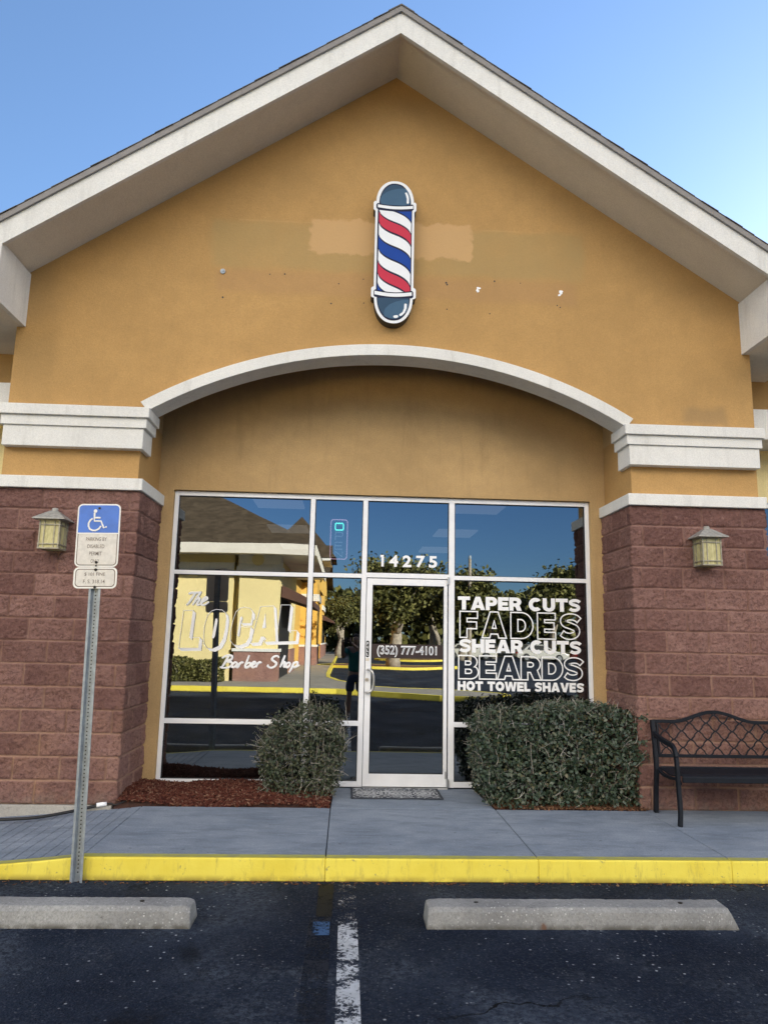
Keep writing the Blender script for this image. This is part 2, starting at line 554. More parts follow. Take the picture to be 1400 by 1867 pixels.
ky = M('yellow_kerb_paint', 0.7, spec=0.35)
c = ky.mix(ky.ramp(ky.noise(2.2, 6, 0.65), 0.3, 0.7), (0.78, 0.63, 0.070), (0.86, 0.73, 0.11))
sp = ky.sep()
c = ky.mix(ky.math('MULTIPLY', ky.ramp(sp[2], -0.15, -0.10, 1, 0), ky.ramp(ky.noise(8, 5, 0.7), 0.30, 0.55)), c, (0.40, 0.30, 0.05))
c = ky.mix(ky.ramp(ky.noise(1.0, 6, 0.75, vec=ky.scaled((16, 16, 3))), 0.52, 0.70, 0, 0.65), c, (0.46, 0.37, 0.09))
c = ky.mix(ky.ramp(ky.noise(22, 5, 0.75), 0.63, 0.69, 0, 0.8), c, (0.26, 0.22, 0.12))
ky.color(c)
ky.bump(ky.noise(60, 4, 0.7), 0.3, 0.005)
kt = M('worn_yellow_paint', 0.8, spec=0.3)
c = kt.mix(kt.ramp(kt.noise(6, 6, 0.7), 0.40, 0.72), (0.42, 0.40, 0.075), (0.27, 0.29, 0.15))
kt.color(kt.mix(kt.ramp(kt.noise(90, 3, 0.7), 0.4, 0.7, 0, 0.35), c, (0.26, 0.25, 0.2)))
kt.bump(kt.noise(80, 4, 0.7), 0.3, 0.005)

def worn_paint(name, c, lo, hi, sc1=9, under=False):
    """thin road paint that has flaked off: flakes show the asphalt through"""
    m = M(name, 0.8, c, spec=0.3)
    nz = m.math('ADD', m.math('MULTIPLY', m.noise(sc1, 6, 0.8), 0.6), m.math('MULTIPLY', m.noise(60, 4, 0.85), 0.4))
    a = m.ramp(nz, lo, hi, 1, 0)
    m.color(m.mix(m.ramp(m.noise(4, 5), 0.3, 0.7), c, tuple(v * 0.72 for v in c)))
    m.l(a, m.b.inputs['Alpha'])
    m.bump(m.noise(80, 4, 0.7), 0.4, 0.005)
    return m
m_white_line = worn_paint('worn_white_paint', (0.52, 0.545, 0.58), 0.475, 0.545)
m_white_thin = worn_paint('faint_white_paint', (0.42, 0.42, 0.43), 0.37, 0.47)
m_blue_thin = worn_paint('faint_blue_paint', (0.006, 0.010, 0.021), 0.47, 0.56, 5)
m_blue_fresh = worn_paint('blue_paint', (0.038, 0.095, 0.21), 0.48, 0.56)
m_black_paint = worn_paint('black_paint', (0.005, 0.0055, 0.006), 0.52, 0.62, 6)

def plain(name, c, rough=0.5, metal=0.0, var=0.1, nscale=12, bump=0.0, spec=0.5):
    m = M(name, rough, spec=spec, metal=metal)
    m.color(m.mix(m.ramp(m.noise(nscale, 5, 0.65), 0.3, 0.7), tuple(v * (1 - var) for v in c), tuple(min(1, v * (1 + var)) for v in c)))
    if bump:
        m.bump(m.noise(nscale * 6, 4, 0.7), bump, 0.004)
    return m
m_alu = plain('clear_anodised_aluminium', (0.84, 0.85, 0.88), 0.42, 0.05, 0.05, 3, 0.0, 0.5)
m_gasket = plain('black_gasket', (0.012, 0.012, 0.013), 0.7)
m_galv = plain('galvanised_steel', (0.30, 0.34, 0.38), 0.5, 0.35, 0.18, 18, 0.2)
m_black = plain('black_plastic', (0.012, 0.012, 0.013), 0.5)
m_bench = plain('black_powder_coat', (0.007, 0.009, 0.014), 0.55, 0.0, 0.25, 20, 0.15, spec=0.25)
m_drip = plain('grey_drip_edge', (0.215, 0.20, 0.19), 0.6, 0.0, 0.1, 6)
m_vinyl = plain('white_vinyl', (0.90, 0.91, 0.93), 0.5, 0.0, 0.02)
m_signw = plain('white_sign_sheeting', (0.66, 0.63, 0.58), 0.45, 0.0, 0.09, 30)
m_signb = plain('white_sign_border', (0.80, 0.79, 0.75), 0.4, 0.0, 0.03)
m_signblue = plain('blue_sign_sheeting', (0.055, 0.17, 0.58), 0.4, 0.0, 0.12, 5)
m_signtext = plain('faded_sign_lettering', (0.16, 0.125, 0.10), 0.6)
m_bolt = plain('dark_bolt', (0.02, 0.018, 0.016), 0.5, 0.4)
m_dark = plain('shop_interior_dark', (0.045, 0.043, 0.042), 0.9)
m_ceil = plain('shop_ceiling', (0.16, 0.16, 0.16), 0.9)
m_brushed = plain('brushed_steel', (0.55, 0.55, 0.55), 0.3, 0.9, 0.08, 30)
m_bronze = plain('weathered_lamp_metal', (0.33, 0.305, 0.235), 0.5, 0.35, 0.2, 25, 0.2)
m_lroof = plain('weathered_lamp_roof', (0.37, 0.36, 0.33), 0.5, 0.35, 0.25, 25, 0.2)
lg = M('amber_art_glass', 0.35, spec=0.5)
lg.color(lg.mix(lg.ramp(lg.noise(1.0, 5, 0.6, vec=lg.scaled((60, 60, 14))), 0.3, 0.7), (0.40, 0.36, 0.16), (0.60, 0.55, 0.28)))

# roof shingles
def shingle(name, a, b):
    m = M(name, 0.95, spec=0.15)
    c = m.mix(m.ramp(m.noise(3, 5, 0.6), 0.3, 0.7), a, b)
    v = m.n('ShaderNodeTexVoronoi')
    v.inputs['Scale'].default_value = 4
    m.l(m.scaled((1, 1, 2)), v.inputs['Vector'])
    c = m.mix(m.ramp(m.sep(v.outputs['Color'])[0], 0.2, 0.8, 0, 0.5), c, tuple(x * 0.6 for x in a))
    c = m.mix(m.ramp(m.noise(120, 2, 0.7), 0.35, 0.7, 0, 0.5), c, tuple(x * 0.5 for x in a))
    m.color(c)
    m.bump(m.noise(90, 4, 0.7), 0.5, 0.005)
    return m
m_shingle = shingle('brown_shingle', (0.13, 0.12, 0.11), (0.19, 0.175, 0.16))
m_shingle_far = shingle('tan_shingle', (0.082, 0.060, 0.038), (0.125, 0.092, 0.060))

# tinted, mirror-like shop glass
gl = bpy.data.materials.new('tinted_glass')
gl.use_nodes = True
nt = gl.node_tree
nt.nodes.clear()
out = nt.nodes.new('ShaderNodeOutputMaterial')
tr = nt.nodes.new('ShaderNodeBsdfTransparent')
tr.inputs[0].default_value = (0.17, 0.18, 0.19, 1)
gs = nt.nodes.new('ShaderNodeBsdfGlossy')
gs.inputs['Roughness'].default_value = 0.0
gs.inputs['Color'].default_value = (0.86, 0.94, 1.0, 1)
mx = nt.nodes.new('ShaderNodeMixShader')
fr = nt.nodes.new('ShaderNodeFresnel')
fr.inputs['IOR'].default_value = 1.5
ad = nt.nodes.new('ShaderNodeMath')
ad.operation = 'ADD'
ad.inputs[1].default_value = 0.21
ad.use_clamp = True
nzs = nt.nodes.new('ShaderNodeTexNoise')
nzs.inputs['Scale'].default_value = 1.1
nzs.inputs['Detail'].default_value = 1
tcs = nt.nodes.new('ShaderNodeTexCoord')
nt.links.new(tcs.outputs['Object'], nzs.inputs['Vector'])
bmp = nt.nodes.new('ShaderNodeBump')
bmp.inputs['Strength'].default_value = 0.05
bmp.inputs['Distance'].default_value = 0.02
nt.links.new(nzs.outputs['Fac'], bmp.inputs['Height'])
nt.links.new(bmp.outputs[0], gs.inputs['Normal'])
nt.links.new(fr.outputs[0], ad.inputs[0])
nt.links.new(ad.outputs[0], mx.inputs[0])
nt.links.new(tr.outputs[0], mx.inputs[1])
nt.links.new(gs.outputs[0], mx.inputs[2])
nt.links.new(mx.outputs[0], out.inputs[0])
m_glass = gl

def island_mat(name, cols, rough=0.6, spec=0.4, trans=0.0):
    """colour varies leaf by leaf / chip by chip"""
    m = M(name, rough, spec=spec)
    g = m.n('ShaderNodeNewGeometry')
    cr = m.n('ShaderNodeValToRGB')
    cr.color_ramp.interpolation = 'LINEAR'
    el = cr.color_ramp.elements
    while len(el) < len(cols):
        el.new(0.5)
    for i, c in enumerate(cols):
        el[i].position = i / (len(cols) - 1)
        el[i].color = (*c, 1)
    m.l(g.outputs['Random Per Island'], cr.inputs[0])
    m.color(cr.outputs[0])
    return m
m_leaf = island_mat('hedge_leaf', [(0.014, 0.028, 0.015), (0.026, 0.046, 0.026), (0.034, 0.058, 0.034), (0.044, 0.070, 0.042), (0.040, 0.060, 0.026), (0.055, 0.077, 0.048), (0.022, 0.040, 0.022), (0.075, 0.097, 0.062), (0.10, 0.085, 0.035)], 0.42, 0.5)
m_leaf_l = island_mat('hedge_leaf_dusty', [(0.020, 0.030, 0.016), (0.032, 0.048, 0.024), (0.045, 0.062, 0.034), (0.060, 0.072, 0.040), (0.07, 0.07, 0.03), (0.075, 0.09, 0.055)], 0.5, 0.4)
m_twig = island_mat('grey_twig', [(0.18, 0.16, 0.13), (0.30, 0.275, 0.235), (0.46, 0.43, 0.38)], 0.85, 0.2)
m_mulch = island_mat('red_mulch', [(0.04, 0.013, 0.010), (0.075, 0.023, 0.017), (0.11, 0.036, 0.025), (0.15, 0.058, 0.038), (0.09, 0.028, 0.02), (0.26, 0.15, 0.10)], 0.95, 0.1)
m_litter = island_mat('dead_leaf', [(0.06, 0.03, 0.018), (0.13, 0.055, 0.03), (0.22, 0.11, 0.06), (0.10, 0.04, 0.02), (0.30, 0.19, 0.11)], 0.85, 0.2)
m_soil = plain('bed_soil', (0.05, 0.022, 0.016), 0.97, 0, 0.3, 20, 0.8)
m_oak = island_mat('oak_leaf', [(0.034, 0.038, 0.011), (0.075, 0.076, 0.022), (0.135, 0.132, 0.036), (0.20, 0.185, 0.055)], 0.6, 0.3)
m_bark = plain('oak_bark', (0.34, 0.29, 0.23), 0.95, 0, 0.3, 10, 0.8)
# ------------------------------------------------------------------ ground
def sheet(name, x0, x1, y0, y1, z, mt, kind='structure'):
    o = MB().poly([(x0, y0, z), (x1, y0, z), (x1, y1, z), (x0, y1, z)]).build(name, mt, fix=False)
    return tag(o, kind=kind)
G = -0.15
sheet('asphalt_lot', -500, 500, -800, 300, G, ap)
ground_far = plain('dry_grass', (0.10, 0.085, 0.035), 0.97, 0, 0.3, 0.6)
sheet('grass_verge', -300, 300, -400, -66, G + 0.004, ground_far)
# worn bay markings
sheet('white_bay_line', -0.370, -0.258, -9, -2.29, G + 0.004, m_white_line)
sheet('white_bay_line', -0.372, -0.262, -2.286, -1.64, G + 0.004, m_white_thin)
sheet('black_bay_line', -0.505, -0.408, -2.21, -1.62, G + 0.004, m_black_paint)
sheet('blue_bay_line', -0.515, -0.418, -2.50, -2.30, G + 0.008, m_blue_fresh)
sheet('blue_bay_line', -0.540, -0.412, -9, -2.215, G + 0.004, m_blue_thin)
sheet('white_bay_line', -0.562, -0.543, -9, -2.75, G + 0.004, m_white_thin)

def ramp_z(x):
    return -0.088 * min(max(-2.13 - x, 0), 1.5) ** 0.85 if x < -2.13 else 0.0
wk = MB()
g = 0.0035
def slab(x0, x1, y0, y1):
    wk.box(x0 + g, x1 - g, y0, y1, G + 0.004, 0)
slab(-2.13, -0.47, -1.49, -0.03)
slab(-0.47, 1.017, -1.49, -0.03)
wk.xy([(-0.47 + g, -0.03), (1.017 - g, -0.03), (0.965, 0.90), (-0.455, 0.90)], G + 0.004, 0)
slab(1.017, 2.40, -1.49, -0.03)
slab(2.40, 4.6, -1.49, 0.2)
slab(4.6, 6.8, -1.49, 0.2)
slab(6.8, 9.0, -1.49, 0.2)
x = -2.13
while x > -5.4:
    a, b = x - 0.098, x
    wk.prism([(a + 0.002, -1.49, G + .004), (b - 0.002, -1.49, G + .004), (b - 0.002, -1.49, ramp_z(b)), (a + 0.002, -1.49, ramp_z(a))], (0, 1.69 if a < -2.5 else 1.46, 0))
    x = a
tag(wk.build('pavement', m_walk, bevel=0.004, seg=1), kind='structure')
kb = MB()
def kerb_piece(x0, x1):
    n = max(1, int((x1 - x0) / 0.25)) if x0 < -2.13 else 1
    xs = [x0 + (x1 - x0) * i / n for i in range(n + 1)]
    kb.mat(0).prism([(xx, -1.565, G) for xx in (xs[0], xs[-1])] + [(xx, -1.565, ramp_z(xx)) for xx in xs[::-1]], (0, 0.075, 0))
for a, b in ((-5.4, -2.13), (-2.13, -0.47), (-0.47, 1.013), (1.013, 2.39), (2.39, 4.6), (4.6, 6.8), (6.8, 9.0)):
    kerb_piece(a + 0.0005, b - 0.0005)
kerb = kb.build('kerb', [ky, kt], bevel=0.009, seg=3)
tag(kerb, kind='structure')
wt = MB()                                                     # worn yellow band along the top of the kerb
for a, b in ((-2.13, -0.47), (-0.47, 1.013), (1.013, 2.39), (2.39, 4.6), (4.6, 9.0)):
    wt.poly([(a + .004, -1.548, 0.002), (b - .004, -1.548, 0.002), (b - .004, -1.478, 0.002), (a + .004, -1.478, 0.002)])
for i in range(12):
    a, b = -2.13 - i * .25 - .25, -2.13 - i * .25
    wt.poly([(a, -1.548, ramp_z(a) + .002), (b, -1.548, ramp_z(b) + .002), (b, -1.478, ramp_z(b) + .002), (a, -1.478, ramp_z(a) + .002)])
tag(wt.build('kerb_top_paint', kt, fix=False), kind='structure')

# ------------------------------------------------------------------ the shop
shop = thing('shop_building', 'gabled ochre stucco shop front with white arch trim, dark red block pillars and glass storefront', 'shop building', (0, 0.5, 0))
FY = 0.04
CZ = -0.235
def arc(r, a0, a1, n):
    return [(r * math.sin(R(a0 + (a1 - a0) * i / n)), CZ + r * math.cos(R(a0 + (a1 - a0) * i / n))) for i in range(n + 1)]
ga = arc(4.53, 31.4, -31.4, 40)
pts = [(-3.70, 3.60), (-3.70, 5.0), (0, 7.475), (3.70, 5.0), (3.70, 3.60), (2.362, 3.60)] + ga + [(-2.362, 3.60)]
wall = MB().xz(pts, FY, 0.27).build('gable_wall', gm, shop)
# screw holes, anchors and dabs of filler left by an old sign
rr = random.Random(4)
an = MB()
an.disc((-1.724, FY - .001, 5.138), 0.026, h=0.012)
an.disc((-1.724, FY - .013, 5.138), 0.010, h=0.006)
an.build('wall_anchor', m_galv, wall)
for (px, pz) in ((0.886, 5.059), (1.734, 5.06)):
    sp = MB()
    for k in range(7):
        cx, cz = px + rr.uniform(-.016, .016), pz + rr.uniform(-.026, .022)
        q = [(cx + rr.uniform(.5, 1) * .017 * math.cos(t * math.pi / 5), FY - .001 - k * .0006, cz + rr.uniform(.5, 1) * .015 * math.sin(t * math.pi / 5)) for t in range(10)]
        sp.prism(q, (0, -.002, 0))
    sp.build('plaster_dab', m_vinyl, wall)
hl = MB()
for (hx, hz) in ((-1.71, 4.86), (-1.1, 5.14), (-0.55, 5.06), (-0.30, 5.12), (-0.29, 4.86), (-.62, 4.84), (0.55, 5.12), (0.56, 5.10), (0.56, 4.83), (1.0, 4.80), (1.05, 5.16), (1.7, 4.92), (1.73, 4.90), (1.32, 5.15), (-1.25, 5.13)):
    hl = MB()
    hl.disc((hx, FY - .0005, hz), rr.uniform(.005, .010), h=0.002, n=8)
    hl.build('screw_hole', m_black, wall)
MB().xz([(-2.45, -.1), (-2.45, 5.2), (2.45, 5.2), (2.45, -.1), (2.245, -.1), (2.245, 3.025), (-2.245, 3.025), (-2.245, -.1)], 0.813, 0.95).build('recessed_wall', m_recess, shop)
tr_ = arc(4.622, -31.5, 31.5, 48)
ti_ = arc(4.507, 31.3, -31.3, 48)
MB().xz(tr_ + ti_, -0.06, 0.225).build('arch_trim', m_trim, shop, bevel=0.006)

def block_strip(name, segs, H, seed):
    """rough split-face block wrapped round a pillar; segs = list of (start, dir, length, normal)"""
    res = 0.0085
    cols = []
    tot = 0
    for si, (st, dr, ln, nm) in enumerate(segs):
        n = int(round(ln / res))
        for i in range(n + (1 if si == len(segs) - 1 else 0)):
            p = Vector(st) + Vector(dr) * (ln * i / n)
            if i == 0 and si > 0:
                nv = Vector(segs[si - 1][3]) + Vector(nm)
            else:
                nv = Vector(nm)
            cols.append((p, nv, tot + ln * i / n))
        tot += ln
    nz_ = int(round(H / res)) + 1
    U = np.array([c_[2] for c_ in cols])
    Z = np.linspace(0, H, nz_)
    uu, zz = np.meshgrid(U, Z, indexing='ij')
    rg = np.random.RandomState(seed)
    course = 0.2032
    row = np.minimum((zz / course).astype(int), 13)
    dz = np.minimum(zz - row * course, (row + 1) * course - zz)
    off = np.array([0.31 if i % 2 else 0.51 for i in range(20)])[row] + rg.uniform(-.015, .015, 20)[row]
    corner = segs[0][2]
    ur = uu - corner - off
    bi = np.floor(ur / 0.4064).astype(int)
    du = np.minimum(ur - bi * 0.4064, (bi + 1) * 0.4064 - ur)
    d = np.minimum(dz, du)
    prof = np.clip((d - 0.004) / 0.009, 0, 1)
    prof = prof * prof * (3 - 2 * prof)
    tab = rg.rand(64, 64)
    tone = tab[row % 64, bi % 64]
    tx, tz = tab[(row + 9) % 64, bi % 64] - .5, tab[(row + 21) % 64, bi % 64] - .5
    ridg = 1 - np.abs(2 * vnoise(uu + .35 * zz, zz - .2 * uu, 26, seed + 1) - 1)
    rough = 0.46 * vnoise(uu, zz, 13, seed + 2) + 0.34 * ridg + 0.28 * vnoise(uu - .4 * zz, zz, 55, seed + 3) + 0.12 * vnoise(uu, zz, 110, seed + 5)
    disp = prof * (0.002 + 0.027 * rough + 0.008 * tx * ((ur - bi * 0.4064) / .4064 - .5) * 2 + 0.010 * tz * ((zz - row * course) / course - .5)) + (1 - prof) * 0.001 * rough
    disp -= 0.012
    P0 = np.array([tuple(c_[0]) for c_ in cols])
    NV = np.array([tuple(c_[1]) for c_ in cols])
    V = P0[:, None, :] + NV[:, None, :] * disp[:, :, None]
    V[:, :, 2] += zz
    nu = len(cols)
    idx = np.arange(nu * nz_).reshape(nu, nz_)
    F = np.stack([idx[:-1, :-1], idx[1:, :-1], idx[1:, 1:], idx[:-1, 1:]], -1).reshape(-1, 4)
    o = np_mesh(name, V.reshape(-1, 3), F, 4, bk, shop, smooth=False)
    a = o.data.attributes.new('joint', 'FLOAT', 'POINT')
    jt = (1 - np.clip((d - 0.004) / 0.009, 0, 1)) * np.clip(0.35 + vnoise(uu, zz, 3.5, seed + 7), 0, 1)
    a.data.foreach_set('value', jt.astype(np.float32).ravel())
    a = o.data.attributes.new('tone', 'FLOAT', 'POINT')
    a.data.foreach_set('value', (tone * .95).astype(np.float32).ravel())
    return o
HB = 2.8448
# faces: outer side, front, inner side (left pillar) and mirrored order for the right one
block_strip('block_pillar', [((-3.72, 0.0, 0), (1, 0, 0), 1.351, (0, -1, 0)), ((-2.369, 0.0, 0), (0, 1, 0), 0.815, (1, 0, 0))], HB, 11)
block_strip('block_pillar', [((2.369, 0.815, 0), (0, -1, 0), 0.815, (-1, 0, 0)), ((2.369, 0.0, 0), (1, 0, 0), 1.355, (0, -1, 0)), ((3.724, 0.0, 0), (0, 1, 0), 0.815, (1, 0, 0))], HB, 23)
for s in (-1, 1):
    def bx(m, xa, xb, y0, y1, z0, z1):
        m.box(min(s * xa, s * xb), max(s * xa, s * xb), y0, y1, z0, z1)
    m = MB(); bx(m, 2.408, 3.69, FY, 0.808, 2.90, 3.62); m.build('pillar_neck', m_stucco, shop)
    cp = MB()
    bx(cp, 2.312, 3.725, -0.10, 0.30, 3.538, 3.640)
    cap = cp.build('pillar_capital', m_trim, shop, bevel=0.005)
    m = MB(); bx(m, 2.337, 3.705, -0.07, 0.285, 3.440, 3.538); m.build('capital_band', m_trim, cap, bevel=0.005)
    m = MB(); bx(m, 2.365, 3.682, -0.05, 0.27, 3.240, 3.440); m.build('capital_band', m_trim, cap, bevel=0.005)
    m = MB(); bx(m, 2.340, 3.732, -0.045, 0.811, 2.838, 2.952); m.build('pillar_ledge', m_trim, shop, bevel=0.006)
m = MB(); m.box(-3.74, -2.40, -0.022, 0.4, -0.149, -0.002); m.build('foundation', m_found, shop, bevel=0.008)

# roof: soffit, fascia, drip edge, shingles, boxed eave returns
SL = 0.676
sf = MB()
for s in (-1, 1):
    sf.prism([(0, FY, 7.469), (0, -0.60, 7.469), (s * 3.64, -0.60, 7.469 - .670 * 3.64), (s * 3.64, FY, 7.469 - .670 * 3.64)], (0, 0, 0.05))
sf.build('gable_soffit', m_soffit, shop)
groove = MB()
for s in (-1, 1):
    groove.prism([(0, -0.565, 7.466), (0, -0.577, 7.466), (s * 3.60, -0.577, 7.466 - .670 * 3.60), (s * 3.60, -0.565, 7.466 - .670 * 3.60)], (0, 0, 0.002))
groove.build('soffit_bead', m_trim, shop)
fa = MB()
for s in (-1, 1):
    fa.xz([(0, 7.412), (0, 7.645), (s * 4.30, 7.645 - SL * 4.30), (s * 4.30, 4.45), (s * 3.60, 4.45), (s * 3.60, 7.412 - SL * 3.60)], -0.62, -0.578)
fa.build('fascia', m_trim, shop)
de = MB()
for s in (-1, 1):
    x_ = 0
    k = 0
    while x_ < 4.30:
        x1 = min(x_ + 1.52, 4.32)
        de.xz([(s * x_, 7.640 - SL * x_), (s * x_, 7.700 - SL * x_), (s * (x1 - .002), 7.700 - SL * x1), (s * (x1 - .002), 7.640 - SL * x1)], -0.645, -0.55)
        x_ = x1
de.build('drip_edge', m_drip, shop)
rf = MB()
for s in (-1, 1):
    n = 38
    step = 0.136
    cs, sn = 1 / math.hypot(1, SL), SL / math.hypot(1, SL)
    for i in range(n):
        a = i * step
        ln = step + 0.055
        jut = rr.choice([-0.003, 0.004, 0.012, 0.0])
        p = []
        for (t, h) in ((a, 0.000), (a + ln, 0.004), (a + ln, 0.010), (a, 0.005)):
            p.append((s * (t * cs + h * sn * 1.0), 7.702 - t * sn + h * cs))
        rf.xz(p, -0.650 - jut * .5, 8.0)
rf.xz([(-.13, 7.63), (0, 7.712), (.13, 7.63), (.13, 7.638), (0, 7.722), (-.13, 7.638)], -0.648, 8.0)
rf.xz([(-4.28, 7.69 - SL * 4.28), (0, 7.69), (4.28, 7.69 - SL * 4.28), (4.28, 7.60 - SL * 4.28), (0, 7.60), (-4.28, 7.60 - SL * 4.28)], -0.54, 8.0)
rf.build('gable_roof', m_shingle, shop)
for s in (-1, 1):
    b = MB()
    xa, xb = sorted((s * 3.615, s * 3.66))
    b.yz([(FY, 4.463), (-0.577, 4.463), (-0.577, 5.02), (FY, 5.02)], xa, xb)
    b.build('eave_return', m_trim, shop)
    b = MB()
    xa, xb = sorted((s * 3.661, s * 4.30))
    b.box(xa, xb, -0.577, 0.80, 4.463, 4.50)
    b.box(*sorted((s * 4.26, s * 4.30)), -0.577, 0.80, 4.50, 4.76)
    b.build('eave_soffit', m_soffit, shop)
    # neighbouring bays of the same building, set back
    x0, x1 = (3.60, 16.0)
    def bx(m, xa, xb, y0, y1, z0, z1):
        m.box(min(s * xa, s * xb), max(s * xa, s * xb), y0, y1, z0, z1)
    m = MB(); bx(m, x0, x1, 0.8, 1.0, 3.70, 5.0); m.build('upper_wall', m_stucco, shop)
    m = MB(); bx(m, 3.66, x1, 0.34, 0.8, 3.655, 3.985); m.build('cornice', m_trim, shop, bevel=0.005)
    m = MB()
    pts = [(s * x0, -.1), (s * x0, 3.70), (s * x1, 3.70), (s * x1, -.1), (s * 7.4, -.1), (s * 7.4, 3.07), (s * 4.12, 3.07), (s * 4.12, -.1)]
    m.xz(pts, 0.8, 0.98)
    m.build('lower_wall', m_cream, shop)
    wf = MB()
    bx(wf, 4.12, 7.4, 0.83, 0.93, 3.02, 3.07)
    bx(wf, 4.17, 7.35, 0.83, 0.93, -0.15, 0.10)
    for q in (4.12, 5.2, 6.3, 7.35):
        bx(wf, q, q + .05, 0.83, 0.93, 0.10 if 4.2 < q < 7.3 else -.15, 3.02)
    w_ = wf.build('side_window', m_alu, shop)
    m = MB(); bx(m, 4.17, 7.35, 0.878, 0.884, 0, 3.02); m.build('window_pane', m_glass, w_)
    m = MB(); bx(m, 4.0, 8, 1.6, 1.7, -0.1, 3.3); m.build('dark_backing', m_dark, w_)  # plain dark panel standing behind the pane
# main roof behind, ridge along the strip
m = MB()
for (xa, xb) in ((-15.0, 26.0),):
    m.yz([(0.15, 4.78), (8.0, 8.35), (16.0, 4.78), (16.0, 4.66), (8.0, 8.2), (0.15, 4.66)], xa, xb)
m.yz([(0.9, 4.9), (9.0, 11.6), (17.0, 4.9), (17.0, 4.75), (9.0, 11.4), (0.9, 4.75)], 11.5, 34)
m.build('main_roof', m_shingle, shop)
m = MB(); m.box(-14.6, 25.6, 15.2, 15.4, -.15, 4.8); m.box(-14.6, -14.4, 1.0, 15.2, -.15, 4.8); m.box(25.4, 25.6, 1.0, 15.2, -.15, 4.8)
m.box(15.9, 16.0, .8, 1.0, -.15, 4.8); m.box(16.0, 25.4, .82, 1.0, -.15, 4.8)
m.build('outer_wall', m_cream, shop)

# ------------------------------------------------------------------ storefront
D = 0.86
fr_ = MB()
def bar(x0, x1, z0, z1, y0=D, y1=D + 0.10):
    fr_.box(x0, x1, y0, y1, z0, z1)
bar(-2.243, -2.198, 0.02, 3.02); bar(2.198, 2.243, 0.02, 3.02)
bar(-2.198, 2.198, 2.972, 3.020)
for (a, b) in ((-0.793, -0.742), (-0.227, -0.174), (0.705, 0.767)):
    bar(a, b, 0.012, 2.972)
for (a, b, z0, z1) in ((-2.198, -0.793, 2.130, 2.174), (-0.742, -0.227, 2.133, 2.178), (-0.174, 0.705, 2.141, 2.192), (0.767, 2.198, 2.135, 2.180),
                       (-2.198, -0.793, 0.610, 0.660), (-0.742, -0.227, 0.610, 0.660), (0.767, 2.198, 0.612, 0.662),
                       (-2.198, -0.793, 0.015, 0.072), (-0.742, -0.227, 0.012, 0.066), (0.767, 2.198, 0.015, 0.070)):
    bar(a, b, z0, z1)
front = fr_.build('storefront_frame', m_alu, shop, bevel=0.003, seg=1)
GY = D + 0.028
panes = []
cols = [(-2.198, -0.793), (-0.742, -0.227), (0.767, 2.198)]
for (a, b) in cols:
    panes += [(a, b, 2.176, 2.972), (a, b, 0.660, 2.133), (a, b, 0.068, 0.611)]
panes.append((-0.174, 0.705, 2.192, 2.972))
for i, (a, b, z0, z1) in enumerate(panes):
    MB().poly([(a, GY, z0), (b, GY, z0), (b, GY, z1), (a, GY, z1)]).build('window_pane', m_glass, front, fix=False)
gk = MB()
for (a, b, z0, z1) in panes:
    t = 0.008
    for (p, q, r_, s_) in ((a, a + t, z0, z1), (b - t, b, z0, z1), (a + t, b - t, z0, z0 + t), (a + t, b - t, z1 - t, z1)):
        gk.box(p, q, GY - .010, GY - .001, r_, s_)
gk.build('gasket', m_gasket, front)
# door
DY = D + 0.012
dm = MB()
DX0, DX1, DZ0, DZ1 = -0.168, 0.692, 0.016, 2.134
for (a, b, z0, z1) in ((DX0, -0.106, DZ0, DZ1), (0.655, DX1, DZ0, DZ1), (-0.106, 0.655, 2.064, DZ1), (-0.106, 0.655, DZ0, 0.140)):
    dm.box(a, b, DY, DY + .045, z0, z1)
door = dm.build('glass_door', m_alu, shop, bevel=0.0025, seg=1)
MB().poly([(-0.106, DY + .02, .14), (.655, DY + .02, .14), (.655, DY + .02, 2.064), (-0.106, DY + .02, 2.064)]).build('door_pane', m_glass, door, fix=False)
t = 0.007
gk = MB()
for (p, q, r_, s_) in ((-.106, -.106 + t, .14, 2.064), (.655 - t, .655, .14, 2.064), (-.106 + t, .655 - t, .14, .14 + t), (-.106 + t, .655 - t, 2.064 - t, 2.064)):
    gk.box(p, q, DY + .010, DY + .019, r_, s_)
gk.build('gasket', m_gasket, door)
hp = smooth_path([(-0.140, DY - .001, 1.180), (-0.128, DY - .045, 1.180), (-0.098, DY - .058, 1.165), (-0.078, DY - .06, 1.11), (-0.076, DY - .06, 1.04), (-0.086, DY - .058, 0.985), (-0.112, DY - .055, 0.958), (-0.140, DY - .045, 0.95), (-0.150, DY - .001, 0.95)], 5)
MB().tube(hp, 0.0125, 10).build('door_handle', m_brushed, door, smooth=True)
lk = MB(); lk.disc((-0.145, DY - .0005, 1.078), 0.019, h=0.010, n=20); lk.disc((-0.145, DY - .0105, 1.078), 0.012, h=0.004, n=20)
lk.mat(1).box(-.1465, -.1435, DY - .0155, DY - .0148, 1.072, 1.084)
lk.build('door_lock', [m_brushed, m_black], door)
pz0, pz1, px_ = 1.306, 1.478, -0.145
rp = [(px_ + .016 * math.cos(t_), pz1 - .016 + .016 * math.sin(t_)) for t_ in [math.pi * i / 10 for i in range(11)]] + \
     [(px_ + .016 * math.cos(t_), pz0 + .016 + .016 * math.sin(t_)) for t_ in [math.pi + math.pi * i / 10 for i in range(11)]]
MB().xz(rp, DY - .003, DY - .0002).build('pull_plate', m_black, door)
m = MB(); m.box(-.163, -.125, DY - .0015, DY - .0002, 1.268, 1.298); m.build('door_sticker', m_soffit, door)
hg = MB(); hg.box(0.672, 0.686, DY - .014, DY - .0005, .10, .17); hg.tube([(0.701, D - .016, .015), (0.701, D - .016, .10)], .013, 12)
hg.box(.690, .712, D - .012, D - .0005, .020, .09)
hg.build('door_hinge', m_brushed, door)
